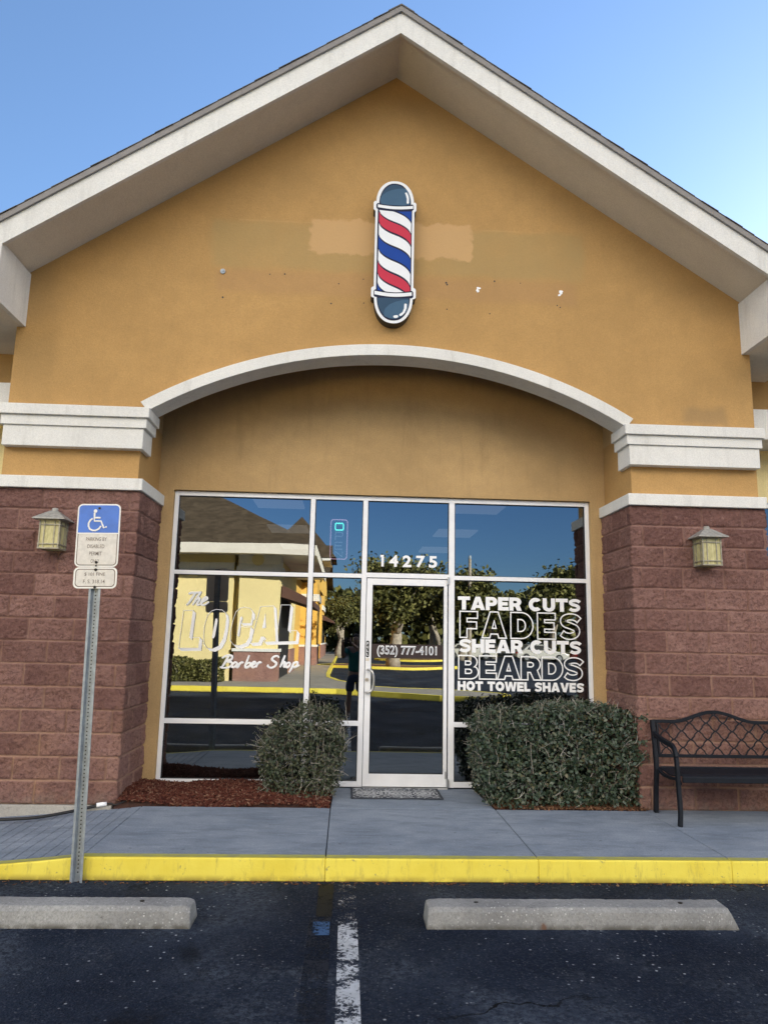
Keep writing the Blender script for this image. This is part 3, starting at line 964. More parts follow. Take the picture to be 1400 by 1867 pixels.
hg = MB(); hg.box(0.690, 0.712, D - .018, D - .0005, 2.085, 2.165); hg.build('door_hinge', m_brushed, door, bevel=.003)
m = MB(); m.box(-.17, .70, D - .03, D + .1, -.002, .010); m.build('door_threshold', m_brushed, shop, bevel=.003)

# interior, dim behind the tinted glass
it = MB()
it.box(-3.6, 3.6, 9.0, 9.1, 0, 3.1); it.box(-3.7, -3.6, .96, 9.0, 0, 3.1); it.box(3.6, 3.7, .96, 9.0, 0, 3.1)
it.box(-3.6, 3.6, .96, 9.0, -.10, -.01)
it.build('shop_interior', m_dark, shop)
cv = MB(); cv.box(-2.62, 2.62, .271, .95, 5.201, 5.3)
cv.mat(1); cv.box(-2.62, -2.409, .271, .812, 3.621, 5.2); cv.box(2.409, 2.62, .271, .812, 3.621, 5.2)
cv.build('arch_cavity', [m_dark, m_recess], shop)
ce = MB().box(-3.7, 3.7, .951, 9.1, 3.055, 3.12).build('shop_ceiling', m_ceil, shop)
lm = bpy.data.materials.new('troffer_diffuser'); lm.use_nodes = True
bs = lm.node_tree.nodes['Principled BSDF']
bs.inputs['Base Color'].default_value = (.7, .7, .7, 1)
bs.inputs['Emission Color'].default_value = (1, .97, .92, 1)
bs.inputs['Emission Strength'].default_value = 0.085
for (cx, cy) in ((-1.2, 1.52), (1.15, 1.52), (-1.25, 3.65), (1.17, 3.65), (1.15, 5.7), (-1.25, 5.7)):
    MB().box(cx - .28, cx + .28, cy - .36, cy + .36, 3.035, 3.053).build('ceiling_panel', lm, ce)
# ------------------------------------------------------------------ lettering
def text_mesh(s, box, y, off=0.0, thick=0.0, flip=False):
    """built-in font text as mesh fitted to box (x0,x1,z0,z1), lying in plane y and facing -Y"""
    c = bpy.data.curves.new('t', 'FONT')
    c.body = s
    c.offset = off
    c.dimensions = '2D'
    c.fill_mode = 'BOTH'
    c.align_x = 'CENTER'
    c.space_line = 1.0
    o = bpy.data.objects.new('t', c)
    COL.objects.link(o)
    dg = bpy.context.evaluated_depsgraph_get()
    me = bpy.data.meshes.new_from_object(o.evaluated_get(dg))
    bpy.data.objects.remove(o)
    bpy.data.curves.remove(c)
    V = np.array([v.co[:] for v in me.vertices])
    F = [list(p.vertices) for p in me.polygons]
    bpy.data.meshes.remove(me)
    mn, mx_ = V.min(0), V.max(0)
    x0, x1, z0, z1 = box
    X = x0 + (V[:, 0] - mn[0]) / (mx_[0] - mn[0]) * (x1 - x0)
    Zz = z0 + (V[:, 1] - mn[1]) / (mx_[1] - mn[1]) * (z1 - z0)
    return [(a, y, b) for a, b in zip(X, Zz)], F

def ell(cx, cy, rx, ry, a0, a1, n=14):
    return [(cx + rx * math.cos(R(a0 + (a1 - a0) * i / n)), cy + ry * math.sin(R(a0 + (a1 - a0) * i / n))) for i in range(n + 1)]
def thick_path(pts, w):
    """outline of a polyline with flat ends"""
    P = [Vector((p[0], p[1])) for p in pts]
    L, Rr = [], []
    for i in range(len(P)):
        t = (P[min(i + 1, len(P) - 1)] - P[max(i - 1, 0)]).normalized()
        nrm = Vector((-t.y, t.x))
        L.append(tuple(P[i] + nrm * w / 2)); Rr.append(tuple(P[i] - nrm * w / 2))
    return L + Rr[::-1]
T_ = 0.30
def glyph(ch):
    """heavy grotesque capitals: (width, [contours]) on a unit cap height; first contour is the outside"""
    t = T_
    if ch == 'T': return .88, [[(0, 1), (0, .73), (.29, .73), (.29, 0), (.59, 0), (.59, .73), (.88, .73), (.88, 1)]]
    if ch == 'A': return 1.02, [[(0, 0), (.34, 1), (.68, 1), (1.02, 0), (.70, 0), (.655, .15), (.365, .15), (.32, 0)], [(.43, .37), (.51, .66), (.59, .37)]]
    if ch == 'E': return .76, [[(0, 0), (0, 1), (.76, 1), (.76, .74), (.30, .74), (.30, .63), (.70, .63), (.70, .38), (.30, .38), (.30, .26), (.76, .26), (.76, 0)]]
    if ch == 'F': return .74, [[(0, 0), (0, 1), (.74, 1), (.74, .74), (.30, .74), (.30, .60), (.70, .60), (.70, .34), (.30, .34), (.30, 0)]]
    if ch == 'H': return .92, [[(0, 0), (0, 1), (.30, 1), (.30, .64), (.62, .64), (.62, 1), (.92, 1), (.92, 0), (.62, 0), (.62, .37), (.30, .37), (.30, 0)]]
    if ch == 'L': return .70, [[(0, 0), (0, 1), (.30, 1), (.30, .27), (.70, .27), (.70, 0)]]
    if ch == 'V': return 1.0, [[(0, 1), (.33, 0), (.67, 0), (1.0, 1), (.69, 1), (.50, .36), (.31, 1)]]
    if ch == 'W': return 1.36, [[(0, 1), (.22, 0), (.53, 0), (.68, .55), (.83, 0), (1.14, 0), (1.36, 1), (1.07, 1), (.97, .42), (.82, 1), (.54, 1), (.39, .42), (.29, 1)]]
    if ch == 'O': return 1.0, [ell(.5, .5, .5, .515, 0, 360, 36)[:-1], ell(.5, .5, .19, .22, 0, -360, 24)[:-1]]
    if ch == 'D': return .94, [[(0, 0), (0, 1)] + ell(.44, .5, .50, .5, 90, -90, 20), [(.30, .27)] + ell(.42, .5, .20, .23, -90, 90, 12) + [(.30, .73)]]
    if ch == 'P': return .84, [[(0, 0), (0, 1)] + ell(.48, .66, .36, .34, 90, -90, 16) + [(.30, .32), (.30, 0)], [(.30, .57)] + ell(.44, .66, .10, .09, -90, 90, 8) + [(.30, .75)]]
    if ch == 'R': return .90, [[(0, 0), (0, 1)] + ell(.50, .67, .37, .33, 90, -50, 14) + [(.90, 0), (.57, 0), (.42, .32), (.30, .32), (.30, 0)], [(.30, .56)] + ell(.46, .655, .10, .095, -90, 90, 8) + [(.30, .75)]]
    if ch == 'B': return .88, [[(0, 0), (0, 1)] + ell(.50, .73, .33, .27, 90, -52, 12) + ell(.54, .29, .34, .29, 52, -90, 14), [(.30, .60)] + ell(.46, .68, .09, .08, -90, 90, 8) + [(.30, .76)], [(.30, .23)] + ell(.48, .32, .10, .09, -90, 90, 8) + [(.30, .41)]]
    if ch == 'U': return .90, [[(0, 1), (.30, 1), (.30, .38)] + ell(.45, .38, .15, .13, 180, 360, 10) + [(.60, 1), (.90, 1)] + ell(.45, .38, .45, .40, 0, -180, 18)]
    if ch == 'C': return .97, [ell(.5, .5, .5, .515, 42, 318, 30) + [(.66, .30)] + ell(.5, .5, .20, .22, 300, 60, 18)]
    if ch == 'S':
        c_ = [(.83, .735), (.745, .81), (.62, .86), (.47, .875), (.30, .85), (.175, .78), (.15, .68), (.23, .595), (.38, .545), (.54, .495), (.69, .425), (.735, .31), (.67, .20), (.53, .135), (.38, .125), (.22, .155), (.09, .24)]
        c_ = [(p[0] * .98, p[1]) for p in smooth_path([(a, b, 0) for a, b in c_], 3)]
        return .87, [thick_path(c_, .235)]
    return .40, []
def word(s, box, gap=0.055):
    """contours per letter, scaled to box"""
    x = 0
    out = []
    for ch in s:
        wd, cs = glyph(ch)
        if cs:
            out.append([[(x + p[0], p[1]) for p in c_] for c_ in cs])
        x += wd + gap
    allp = [p for l_ in out for c_ in l_ for p in c_]
    mnx, mxx = min(p[0] for p in allp), max(p[0] for p in allp)
    x0, x1, z0, z1 = box
    return [[[(x0 + (p[0] - mnx) / (mxx - mnx) * (x1 - x0), z0 + p[1] * (z1 - z0)) for p in c_] for c_ in l_] for l_ in out]
def filled(contours, y):
    c = bpy.data.curves.new('t', 'CURVE')
    c.dimensions = '2D'
    c.fill_mode = 'BOTH'
    for pts in contours:
        sp = c.splines.new('POLY')
        sp.points.add(len(pts) - 1)
        for i, p in enumerate(pts):
            sp.points[i].co = (p[0], p[1], 0, 1)
        sp.use_cyclic_u = True
    o = bpy.data.objects.new('t', c)
    COL.objects.link(o)
    dg = bpy.context.evaluated_depsgraph_get()
    me = bpy.data.meshes.new_from_object(o.evaluated_get(dg))
    bpy.data.objects.remove(o)
    bpy.data.curves.remove(c)
    V = [(v.co.x, y, v.co.y) for v in me.vertices]
    F = [list(p.vertices) for p in me.polygons]
    bpy.data.meshes.remove(me)
    return V, F
def ribbon(mb, pts, w, y, closed=True):
    """flat stripe following a contour, mitred"""
    P = [Vector(p) for p in pts]
    Q = [P[0]]
    for p in P[1:]:
        if (p - Q[-1]).length > 1e-5:
            Q.append(p)
    if closed and (Q[0] - Q[-1]).length < 1e-5:
        Q.pop()
    P = Q
    n = len(P)
    A, B = [], []
    for i in range(n):
        if closed:
            d0, d1 = (P[i] - P[i - 1]).normalized(), (P[(i + 1) % n] - P[i]).normalized()
        else:
            d0 = (P[i] - P[max(i - 1, 0)]); d1 = (P[min(i + 1, n - 1)] - P[i])
            d0 = d0.normalized() if d0.length > 0 else d1.normalized()
            d1 = d1.normalized() if d1.length > 0 else d0
        t = d0 + d1
        t = t.normalized() if t.length > 1e-3 else d1
        nrm = Vector((-t.y, t.x))
        k = max(0.45, nrm.dot(Vector((-d1.y, d1.x))))
        A.append(P[i] + nrm * (w / 2 / k)); B.append(P[i] - nrm * (w / 2 / k))
    vs = [(p.x, y, p.y) for p in A] + [(p.x, y, p.y) for p in B]
    fs = [(i, (i + 1) % n, n + (i + 1) % n, n + i) for i in range(n if closed else n - 1)]
    mb.add(vs, fs)

LY = GY - 0.012          # lettering sits on the outside of the glass, clear of the gasket
def lettering(name, mb, mt=None):
    return mb.build(name, mt or m_vinyl, front, fix=False)
for s, bxx, style in (('TAPER CUTS', (0.805, 2.135, 1.824, 1.964), 0), ('FADES', (0.828, 2.130, 1.532, 1.806), 1), ('SHEAR CUTS', (0.822, 2.132, 1.376, 1.516), 0),
                      ('BEARDS', (0.816, 2.146, 1.104, 1.344), 2), ('HOT TOWEL SHAVES', (0.805, 2.148, 0.984, 1.080), 0)):
    mb = MB()
    brk = [len(p_) for p_ in s.split(' ')]
    brk = set(sum(brk[:j]) for j in range(1, len(brk)))
    for i, letter in enumerate(word(s, bxx, {0: .05, 1: .19, 2: .05}[style])):
        if i in brk:
            lettering('window_lettering', mb)
            mb = MB()
        if style:
            for c_ in letter:
                ribbon(mb, c_, 0.013, LY - (i % 2) * .0012)
        else:
            mb.add(*filled(letter, LY - (i % 2) * .0012))
    lettering('window_lettering', mb)
# street number: custom one with a flag, rest from the built-in face, emboldened
mb = MB()
zb, zt = 2.262, 2.388
mb.poly([(-.032, LY, zt), (.006, LY, zt), (.006, LY, zb), (-.020, LY, zb), (-.020, LY, zt - .026), (-.032, LY, zt - .026)])
for ch, a, b in (('4', .050, .128), ('2', .165, .240), ('7', .280, .357), ('5', .388, .460)):
    a, b = a * 1.26, b * 1.26
    mb.add(*text_mesh(ch, (a, b, zb, zt), LY, 0.032))
lettering('street_number', mb)

# tagline drawn by brush: traced centre lines, in the plane of the window
def tp(a, b):
    px, py = 300 + a / 5.185, 1060 + b / 5.185
    return (-1.679 + (px - 400) * 0.005705, LY - .006, 1.312 - (py - 1192 - .022 * (px - 400)) * 0.00566)
def brush(mb, pts, w, n=5):
    pa = smooth_path([tp(*p) for p in pts], n)
    m = len(pa)
    rad = [w * (0.70 + 0.30 * math.sin(math.pi * min(1, (i + 1) / m * 1.1))) for i in range(m)]
    mb.tube(pa, rad, 6, flat=0.25)
mb = MB()
for st in ([(198, 120), (215, 108), (262, 106), (312, 100)], [(262, 104), (235, 150), (205, 200), (182, 224)],
           [(312, 95), (285, 140), (255, 195), (238, 224)], [(252, 196), (275, 165), (298, 160), (296, 182), (280, 212), (290, 224), (312, 214)],
           [(325, 198), (352, 182), (374, 162), (360, 150), (335, 168), (320, 200), (328, 222), (356, 220), (392, 192)]):
    brush(mb, st, .0125)
lettering('brush_lettering', mb)
mb = MB()
for st in ([(606, 705), (585, 745), (560, 790), (545, 812)],
           [(545, 725), (575, 705), (612, 698), (640, 710), (630, 738), (592, 755), (632, 762), (640, 785), (612, 810), (560, 815), (528, 806)],
           [(690, 772), (668, 764), (645, 785), (642, 806), (662, 808), (686, 780)], [(694, 768), (682, 800), (694, 810), (712, 795)],
           [(716, 766), (707, 790), (700, 812)], [(708, 788), (722, 770), (736, 764), (747, 772)],
           [(798, 698), (780, 750), (764, 800), (778, 812), (806, 798), (812, 774), (796, 768), (774, 786)],
           [(826, 796), (850, 780), (858, 766), (842, 762), (824, 784), (828, 808), (848, 810), (870, 794)],
           [(882, 766), (873, 790), (866, 812)], [(874, 788), (888, 770), (904, 764), (916, 772)],
           [(1078, 722), (1060, 706), (1028, 714), (1012, 738), (1036, 758), (1056, 776), (1040, 804), (1004, 816), (974, 800), (984, 790)],
           [(1134, 700), (1112, 760), (1092, 812)], [(1098, 796), (1120, 766), (1136, 768), (1126, 806), (1142, 808)],
           [(1176, 766), (1154, 776), (1146, 802), (1160, 812), (1180, 796), (1182, 772), (1170, 766)],
           [(1222, 762), (1200, 820), (1178, 858)], [(1210, 790), (1236, 764), (1254, 770), (1246, 800), (1220, 812), (1240, 808), (1274, 792)]):
    brush(mb, st, .0120)
lettering('brush_lettering', mb)
# big outlined word with a white drop shade
def t2(a, b):
    p = tp(a, b)
    return (p[0], p[2])
glyphs = [
    ([(158, 276), (248, 274), (230, 531), (326, 530), (320, 630), (134, 630)], []),
    ([(360, 520), (362, 420), (385, 320), (420, 280), (465, 265), (520, 270), (556, 300), (566, 350), (560, 450), (545, 540), (510, 610), (450, 638), (400, 630), (368, 590)], [[(462, 352), (478, 352), (484, 372), (466, 520), (454, 540), (440, 536), (440, 516)]]),
    ([(612, 560), (608, 480), (625, 380), (650, 290), (690, 252), (735, 243), (785, 255), (808, 290), (806, 345), (798, 398), (712, 398), (716, 350), (706, 332), (696, 345), (682, 470), (678, 510), (688, 520), (698, 510), (702, 430), (800, 432), (790, 530), (760, 585), (700, 608), (645, 600)], []),
    ([(882, 238), (1008, 231), (1042, 571), (936, 576), (926, 524), (900, 526), (880, 580), (802, 586), (812, 545)], [[(930, 300), (940, 440), (906, 446)]]),
    ([(1076, 222), (1168, 222), (1152, 466), (1238, 468), (1230, 568), (1044, 574)], []),
]
mb = MB()
dx, dz = 26, 27
for gi, (outer, holes) in enumerate(glyphs):
    n = len(outer)
    area = sum(outer[i][0] * outer[(i + 1) % n][1] - outer[(i + 1) % n][0] * outer[i][1] for i in range(n))
    for i in range(n):
        p, q = outer[i], outer[(i + 1) % n]
        nx, ny = (q[1] - p[1]), -(q[0] - p[0])
        if area < 0:
            nx, ny = -nx, -ny
        if nx * dx + ny * dz > 6:
            if gi == 2 and 8 <= i <= 16:        # keep the shade inside the mouth of the C narrow
                kx, kz = 12, 22
            else:
                kx, kz = dx, dz
            yy = LY - 0.0003 * (i % 5) - .0016
            mb.poly([(t2(*p)[0], yy, t2(*p)[1]), (t2(*q)[0], yy, t2(*q)[1]), (t2(q[0] + kx, q[1] + kz)[0], yy, t2(q[0] + kx, q[1] + kz)[1]), (t2(p[0] + kx, p[1] + kz)[0], yy, t2(p[0] + kx, p[1] + kz)[1])])
    for h in holes:
        mb.poly([(t2(*p)[0], LY - .001, t2(*p)[1]) for p in h])
    ribbon(mb, [t2(*p) for p in outer], 0.0046, LY - .0045)
lettering('outlined_lettering', mb)
# phone strip on the door
pb = MB(); pb.box(-.104, .653, DY + .015, DY + .018, 1.301, 1.446)
pn = pb.build('phone_strip', plain('dark_maroon_film', (0.030, 0.016, 0.017), 0.4), door)
mb = MB(); mb.add(*text_mesh('(352) 777-4101', (-.045, .585, 1.312, 1.432), DY + .012, 0.030))
mb.mat(1).add(*text_mesh('(352) 777-4101', (-.040, .580, 1.322, 1.422), DY + .011, -0.002))
mb.build('phone_number', [m_vinyl, plain('silver_print', (.36, .38, .42), .4)], door, fix=False)
mb = MB()
for i, ch in enumerate('PULL'):
    zc = 1.448 - i * .037
    mb.add(*text_mesh(ch, (px_ - .008, px_ + .008, zc - .013, zc + .013), DY - .0034, 0.03))
mb.build('pull_lettering', m_vinyl, door, fix=False)

# ------------------------------------------------------------------ lit OPEN sign behind the glass
def emat(name, c, e, s):
    m = M(name, 0.4, c)
    m.b.inputs['Emission Color'].default_value = (*e, 1)
    m.b.inputs['Emission Strength'].default_value = s
    return m
op = thing('open_sign', 'upright OPEN light sign in the window, only its top letter lit turquoise', 'neon sign', (-0.48, 0.94, 2.34))
YO = 0.945
def rrect(x0, x1, z0, z1, r, n=5):
    o = []
    for cx, cz, a in ((x1 - r, z1 - r, 0), (x0 + r, z1 - r, 90), (x0 + r, z0 + r, 180), (x1 - r, z0 + r, 270)):
        o += [(cx + r * math.cos(R(a + 90 * i / n)), YO, cz + r * math.sin(R(a + 90 * i / n))) for i in range(n + 1)]
    return o
MB().tube(rrect(-.572, -.392, 2.338, 2.768, .03), .0055, 8, closed=True).build('border_tube', emat('dim_pink_tube', (.7, .5, .6), (1, .6, .85), 0.40), op, smooth=True)
MB().tube(rrect(-.524, -.436, 2.655, 2.728, .014), .0070, 8, closed=True).build('lit_letter', emat('lit_turquoise_tube', (.2, .9, .7), (.12, .95, .70), 1.5), op, smooth=True)
un = MB()
for pth in ([(-.520, 2.545), (-.520, 2.628), (-.452, 2.628), (-.440, 2.615), (-.440, 2.597), (-.452, 2.586), (-.520, 2.586)], [(-.440, 2.52), (-.520, 2.52), (-.520, 2.445), (-.440, 2.445)], [(-.520, 2.483), (-.450, 2.483)],
            [(-.520, 2.345 + .02), (-.520, 2.42), (-.440, 2.365), (-.440, 2.42)]):
    un.tube([(a, YO, b) for a, b in pth], .0055, 6)
un.build('dim_letters', emat('dim_tube', (.5, .52, .55), (.5, .7, .9), 0.14), op)  # remaining letters given a faint glow of their own
MB().box(-.575, -.389, YO + .012, YO + .018, 2.335, 2.771).build('backing_sheet', m_glass, op)

# ------------------------------------------------------------------ barber pole sign on the gable
sg = thing('barber_pole_sign', 'flat cut-out barber pole sign with red, white and blue stripes on the gable wall', 'barber sign', (0.003, FY, 5.37))
YS = -0.085
def sx(a, b):
    cx = 692 - (b - 160) * 0.0075
    return (0.003 + (a - cx) * .000897, 4.597 + (1655 - b) * .001041)
def capsule(w_, ctop, cbot, grow=0):
    """outline: dome, collar, body, collar, dome; half widths in source units"""
    dome, col_, body, yt, y1, y2, y3, y4, yb, col2, dome2 = w_
    half = []
    k = 14
    for i in range(k + 1):
        a = math.pi / 2 * i / k
        half.append((dome * math.sin(a) ** 0.9 if i else 0, y1 - (y1 - yt) * math.cos(a)))
    half += [(col_ - 14, y1 - 4), (col_, y1 + 14), (col_, y2 - 14), (col_ - 14, y2)]
    half += [(body, y2 + 4), (body, y3 - 4)]
    half += [(col2 - 14, y3), (col2, y3 + 14), (col2, y4 - 14), (col2 - 14, y4)]
    for i in range(k + 1):
        a = math.pi / 2 * i / k
        half.append((dome2 * math.cos(a) ** 0.9 if i < k else 0, y4 + 2 + (yb - y4 - 2) * math.sin(a)))
    right = [sx(692 - (b - 160) * .0075 + a, b) for a, b in half]
    left = [sx(692 - (b - 160) * .0075 - a, b) for a, b in half[1:-1]]
    return right + left[::-1]
m_signblk = plain('sign_return_black', (0.012, 0.012, 0.012), 0.5)
m_navy = plain('sign_navy', (0.012, 0.016, 0.045), 0.6, var=.03, spec=0.2)
m_slate = plain('sign_slate', (0.052, 0.115, 0.195), 0.6, var=.03, spec=0.2)
m_slated = plain('sign_dark_slate', (0.030, 0.070, 0.125), 0.6, var=.03, spec=0.2)
m_sred = plain('sign_red', (0.53, 0.035, 0.070), 0.6, var=.03, spec=0.2)
m_sblue = plain('sign_blue', (0.006, 0.052, 0.30), 0.6, var=.03, spec=0.2)
m_swhite = plain('sign_white', (0.79, 0.81, 0.84), 0.6, var=.02, spec=0.2)
out_ = capsule((214, 244, 222, 160, 385, 482, 1288, 1398, 1655, 250, 216), 0, 0)
MB().xz(out_, YS, FY - .002).build('backing', m_signblk, sg)
fc = MB()
fc.mat(0).xz(out_, YS - .004, YS)
nav = [capsule((182, 214, 196, 187, 408, 470, 1318, 1392, 1628, 222, 186), 0, 0)]
fc.mat(1).xz(nav[0], YS - .006, YS - .0045)
def lay(pts, k, depth):
    fc.mat(k).poly([(sx(*p)[0], YS - depth, sx(*p)[1]) for p in pts])
def dome_pts(cx, yb, rx, ry, up_, n=18):
    return [(cx + rx * math.cos(math.pi * i / n), yb - ry * math.sin(math.pi * i / n) * (1 if up_ else -1)) for i in range(n + 1)]
lay(dome_pts(691, 398, 172, 198, True) + [(530, 415), (610, 424), (700, 426), (790, 424), (855, 414)], 3, .0075)
lay([(524, 350), (545, 320), (590, 285), (650, 260), (720, 243), (812, 238), (842, 280), (858, 330), (863, 395), (855, 412), (790, 422), (700, 424), (610, 422), (532, 412), (522, 385)], 2, .0085)
lay([(800, 288), (812, 278), (826, 284), (842, 315), (850, 350), (848, 390), (838, 402), (822, 396), (822, 350), (815, 318)], 4, .0095)
lay(dome_pts(682, 1408, 176, 206, False) + [(512, 1402), (600, 1398), (700, 1402), (780, 1400), (850, 1396)], 3, .0075)
lay([(582, 1585), (578, 1550), (592, 1510), (640, 1465), (710, 1435), (790, 1415), (858, 1412), (852, 1470), (830, 1530), (780, 1580), (710, 1608), (640, 1606)], 2, .0085)
lay([(806, 1455), (820, 1450), (834, 1458), (832, 1500), (812, 1545), (780, 1575), (756, 1582), (748, 1568), (760, 1556), (785, 1540), (802, 1505)], 4, .0095)
lay([(684, 1582), (700, 1575), (730, 1572), (741, 1584), (730, 1600), (700, 1604), (686, 1597)], 4, .0095)
def collar(yy0, yy1, xa, xb, sag):
    n = 12
    tp_ = [(xa + (xb - xa) * i / n, yy0 + sag * math.sin(math.pi * i / n)) for i in range(n + 1)]
    bt_ = [(xa + (xb - xa) * i / n, yy1 + sag * math.sin(math.pi * i / n)) for i in range(n + 1)]
    lay(tp_ + bt_[::-1], 4, .0085)
collar(421, 452, 494, 896, 14)
collar(1332, 1368, 470, 888, 18)
def sedge(y0, drop, x):
    t = min(max((x - 512) / 358, 0), 1)
    return y0 + drop * (math.acos(1 - 2 * t) / math.pi - 0.02 * math.sin(4 * math.pi * t) * 0 + 0.025 * math.sin(2 * math.pi * t))
for (ya, yb_, k) in ((130, 232, 4), (240, 372, 6), (378, 488, 4), (496, 606, 5), (618, 742, 4), (752, 882, 6), (892, 1014, 4), (1026, 1142, 5), (1152, 1246, 4), (1256, 1386, 6)):
    n = 26
    top_, bot_ = [], []
    for i in range(n + 1):
        x = 511 + (876 - 511) * i / n
        xs_ = x
        lim0 = 481 + 9 * math.sin(math.pi * i / n)
        lim1 = 1322 + 18 * math.sin(math.pi * i / n)
        dr = 236 + (ya - 490) * 0.04
        a = min(max(sedge(ya + 3, dr, xs_), lim0), lim1)
        b = min(max(sedge(yb_ - 3, dr, xs_), lim0), lim1)
        top_.append((x - (a - 480) * .010, a)); bot_.append((x - (b - 480) * .010, b))
    for i in range(n):
        if bot_[i][1] - top_[i][1] > .5 or bot_[i + 1][1] - top_[i + 1][1] > .5:
            lay([top_[i], top_[i + 1], bot_[i + 1], bot_[i]], k, .0085)
fc.build('printed_face', [m_swhite, m_navy, m_slate, m_slated, m_swhite, m_sred, m_sblue], sg, fix=False)

# ------------------------------------------------------------------ wall lanterns
def lantern(x, label):
    t = thing('wall_lantern', label, 'wall lamp', (x, 0, 2.24), 'lanterns on the block pillars')
    hw, y0, y1, z0, z1 = .093, -.205, -.015, 2.245, 2.512
    b = MB()
    p = .011
    for xx in (x - hw, x + hw - p):
        for yy in (y0, y1 - p):
            b.box(xx, xx + p, yy, yy + p, z0, z1)
    for xx in (x - hw + .042, x + hw - .042 - p):
        b.box(xx, xx + p * .8, y0 + .001, y0 + p - .001, z0, z1)
    for yy in (y0 + .042, y1 - .042 - p):
        for xx in (x - hw + .001, x + hw - p + .001):
            b.box(xx, xx + p - .002, yy, yy + p * .8, z0, z1)
    for zz, h in ((z0, .012), (z0 + .040, .010), (z1 - .050, .010), (z1 - .010, .010)):
        e = .003
        b.box(x - hw - e, x + hw + e, y0 - e, y0 + p + e, zz, zz + h)
        b.box(x - hw - e, x - hw + p, y0 + p + e, y1, zz, zz + h)
        b.box(x + hw - p, x + hw + e, y0 + p + e, y1, zz, zz + h)
    b.box(x - hw, x + hw, y1, y1 + .025, z0, z1 + .02)
    b.build('cage', m_bronze, t)
    i = .009
    MB().box(x - hw + i, x + hw - i, y0 + i, y1 - .002, z0 + .006, z1 - .002).build('glass_panel', lg, t)
    r_ = MB()
    o_ = .052
    e0 = [(x - hw - o_, y0 - o_), (x + hw + o_, y0 - o_), (x + hw + o_, y1 + .012), (x - hw - o_, y1 + .012)]
    cx, cy = x, (y0 + y1) / 2 - .005
    e1 = [(cx - .032, cy - .032), (cx + .032, cy - .032), (cx + .032, cy + .032), (cx - .032, cy + .032)]
    vs = [(a, b_, z1 + .001) for a, b_ in e0] + [(a, b_, z1 + .009) for a, b_ in e0] + [(a, b_, z1 + .092) for a, b_ in e1]
    r_.add(vs, [(3, 2, 1, 0), (0, 1, 5, 4), (1, 2, 6, 5), (2, 3, 7, 6), (3, 0, 4, 7), (4, 5, 9, 8), (5, 6, 10, 9), (6, 7, 11, 10), (7, 4, 8, 11), (8, 9, 10, 11)])
    rr_ = r_.build('lamp_roof', m_lroof, t)
    MB().tube([(cx, cy, z1 + .088), (cx, cy, z1 + .112), (cx, cy, z1 + .120)], [.030, .029, .020], 12).build('finial', m_lroof, rr_)
    return t
lantern(-3.095, 'weathered bronze lantern with amber glass on the pillar behind the parking sign')
lantern(3.065, 'weathered bronze lantern with amber glass on the pillar above the bench')

# ------------------------------------------------------------------ disabled parking sign
PX, PY = -2.127, -1.612
pk = thing('parking_sign', 'blue and white disabled parking sign with fine plate on a perforated steel post', 'parking sign', (PX, PY, G))
po = MB()
prof = [(-.041, 0), (-.026, 0), (-.017, .030), (.017, .030), (.026, 0), (.041, 0), (.041, .004), (.029, .004), (.020, .034), (-.020, .034), (-.029, .004), (-.041, .004)]
po.prism([(PX + a, PY + b, G - .1) for a, b in prof], (0, 0, 2.66))
po.mat(1)
zz = G + .06
while zz < 1.80:
    po.disc((PX, PY + .0295, zz), .0052, h=.001, n=8)
    zz += .0254
po.build('post', [m_galv, m_black], pk)
def plate(x0, x1, z0, z1, r, y, th=.003):
    o = []
    for cx, cz, a in ((x1 - r, z1 - r, 0), (x0 + r, z1 - r, 90), (x0 + r, z0 + r, 180), (x1 - r, z0 + r, 270)):
        o += [(cx + r * math.cos(R(a + 15 * i)), cz + r * math.sin(R(a + 15 * i))) for i in range(7)]
    return o
sy = PY - .006
hw = .1525
p1 = MB()
p1.mat(0).xz(plate(PX - hw, PX + hw, 1.966, 2.424, .036, sy), sy, sy + .003)
p1.mat(1).xz(plate(PX - hw + .010, PX + hw - .010, 1.976, 2.414, .028, sy), sy - .0006, sy - .0001)
p1.mat(2).xz(plate(PX - hw + .016, PX + hw - .016, 1.982, 2.408, .023, sy), sy - .0012, sy - .0007)
bt = [q for q in plate(PX - hw + .010, PX + hw - .010, 1.976, 2.414, .028, sy) if q[1] > 2.2]
p1.mat(3).xz([(PX + hw - .010, 2.213)] + bt + [(PX - hw + .010, 2.213)], sy - .0018, sy - .0002)
p1.mat(0).box(PX - hw + .001, PX + hw - .001, sy - .0022, sy - .0001, 2.204, 2.212)
pl = p1.build('sign_plate', [m_signb, m_signtext, m_signw, m_signblue], pk)
wc = MB()
def wpt(a, b):        # wheelchair symbol traced on the plate
    return (PX + (a - 575) * .000405, sy - .004, 2.424 - (b - 190) * .000430)
wc.disc((wpt(512, 312)[0], sy - .002, wpt(512, 312)[2]), .0125, h=.003, n=18)
for st, cl in (([(497, 340), (500, 420), (503, 485), (618, 485), (672, 600), (724, 578)], 0), ([(510, 428), (605, 428)], 0),
               ([(470, 440), (430, 470), (404, 520), (404, 570), (430, 620), (480, 645), (530, 645), (585, 620), (618, 575), (622, 565)], 0)):
    wc.tube([wpt(*p) for p in st], .0062, 6, flat=.3)
wc.build('wheelchair_symbol', m_signb, pl)
lt = MB()
for s, zc, hwid in (('PARKING BY', 2.166, .073), ('DISABLED', 2.114, .060), ('PERMIT', 2.062, .044), ('ONLY', 2.008, .030)):
    lt = MB()
    lt.add(*text_mesh(s, (PX - hwid - .008, PX + hwid - .008, zc - .0135, zc + .0135), sy - .0017, 0.008))
    lt.build('sign_lettering', m_signtext, pl, fix=False)
p2 = MB()
p2.mat(0).xz(plate(PX - .1525, PX + .1525, 1.812, 1.963, .034, sy), sy, sy + .003)
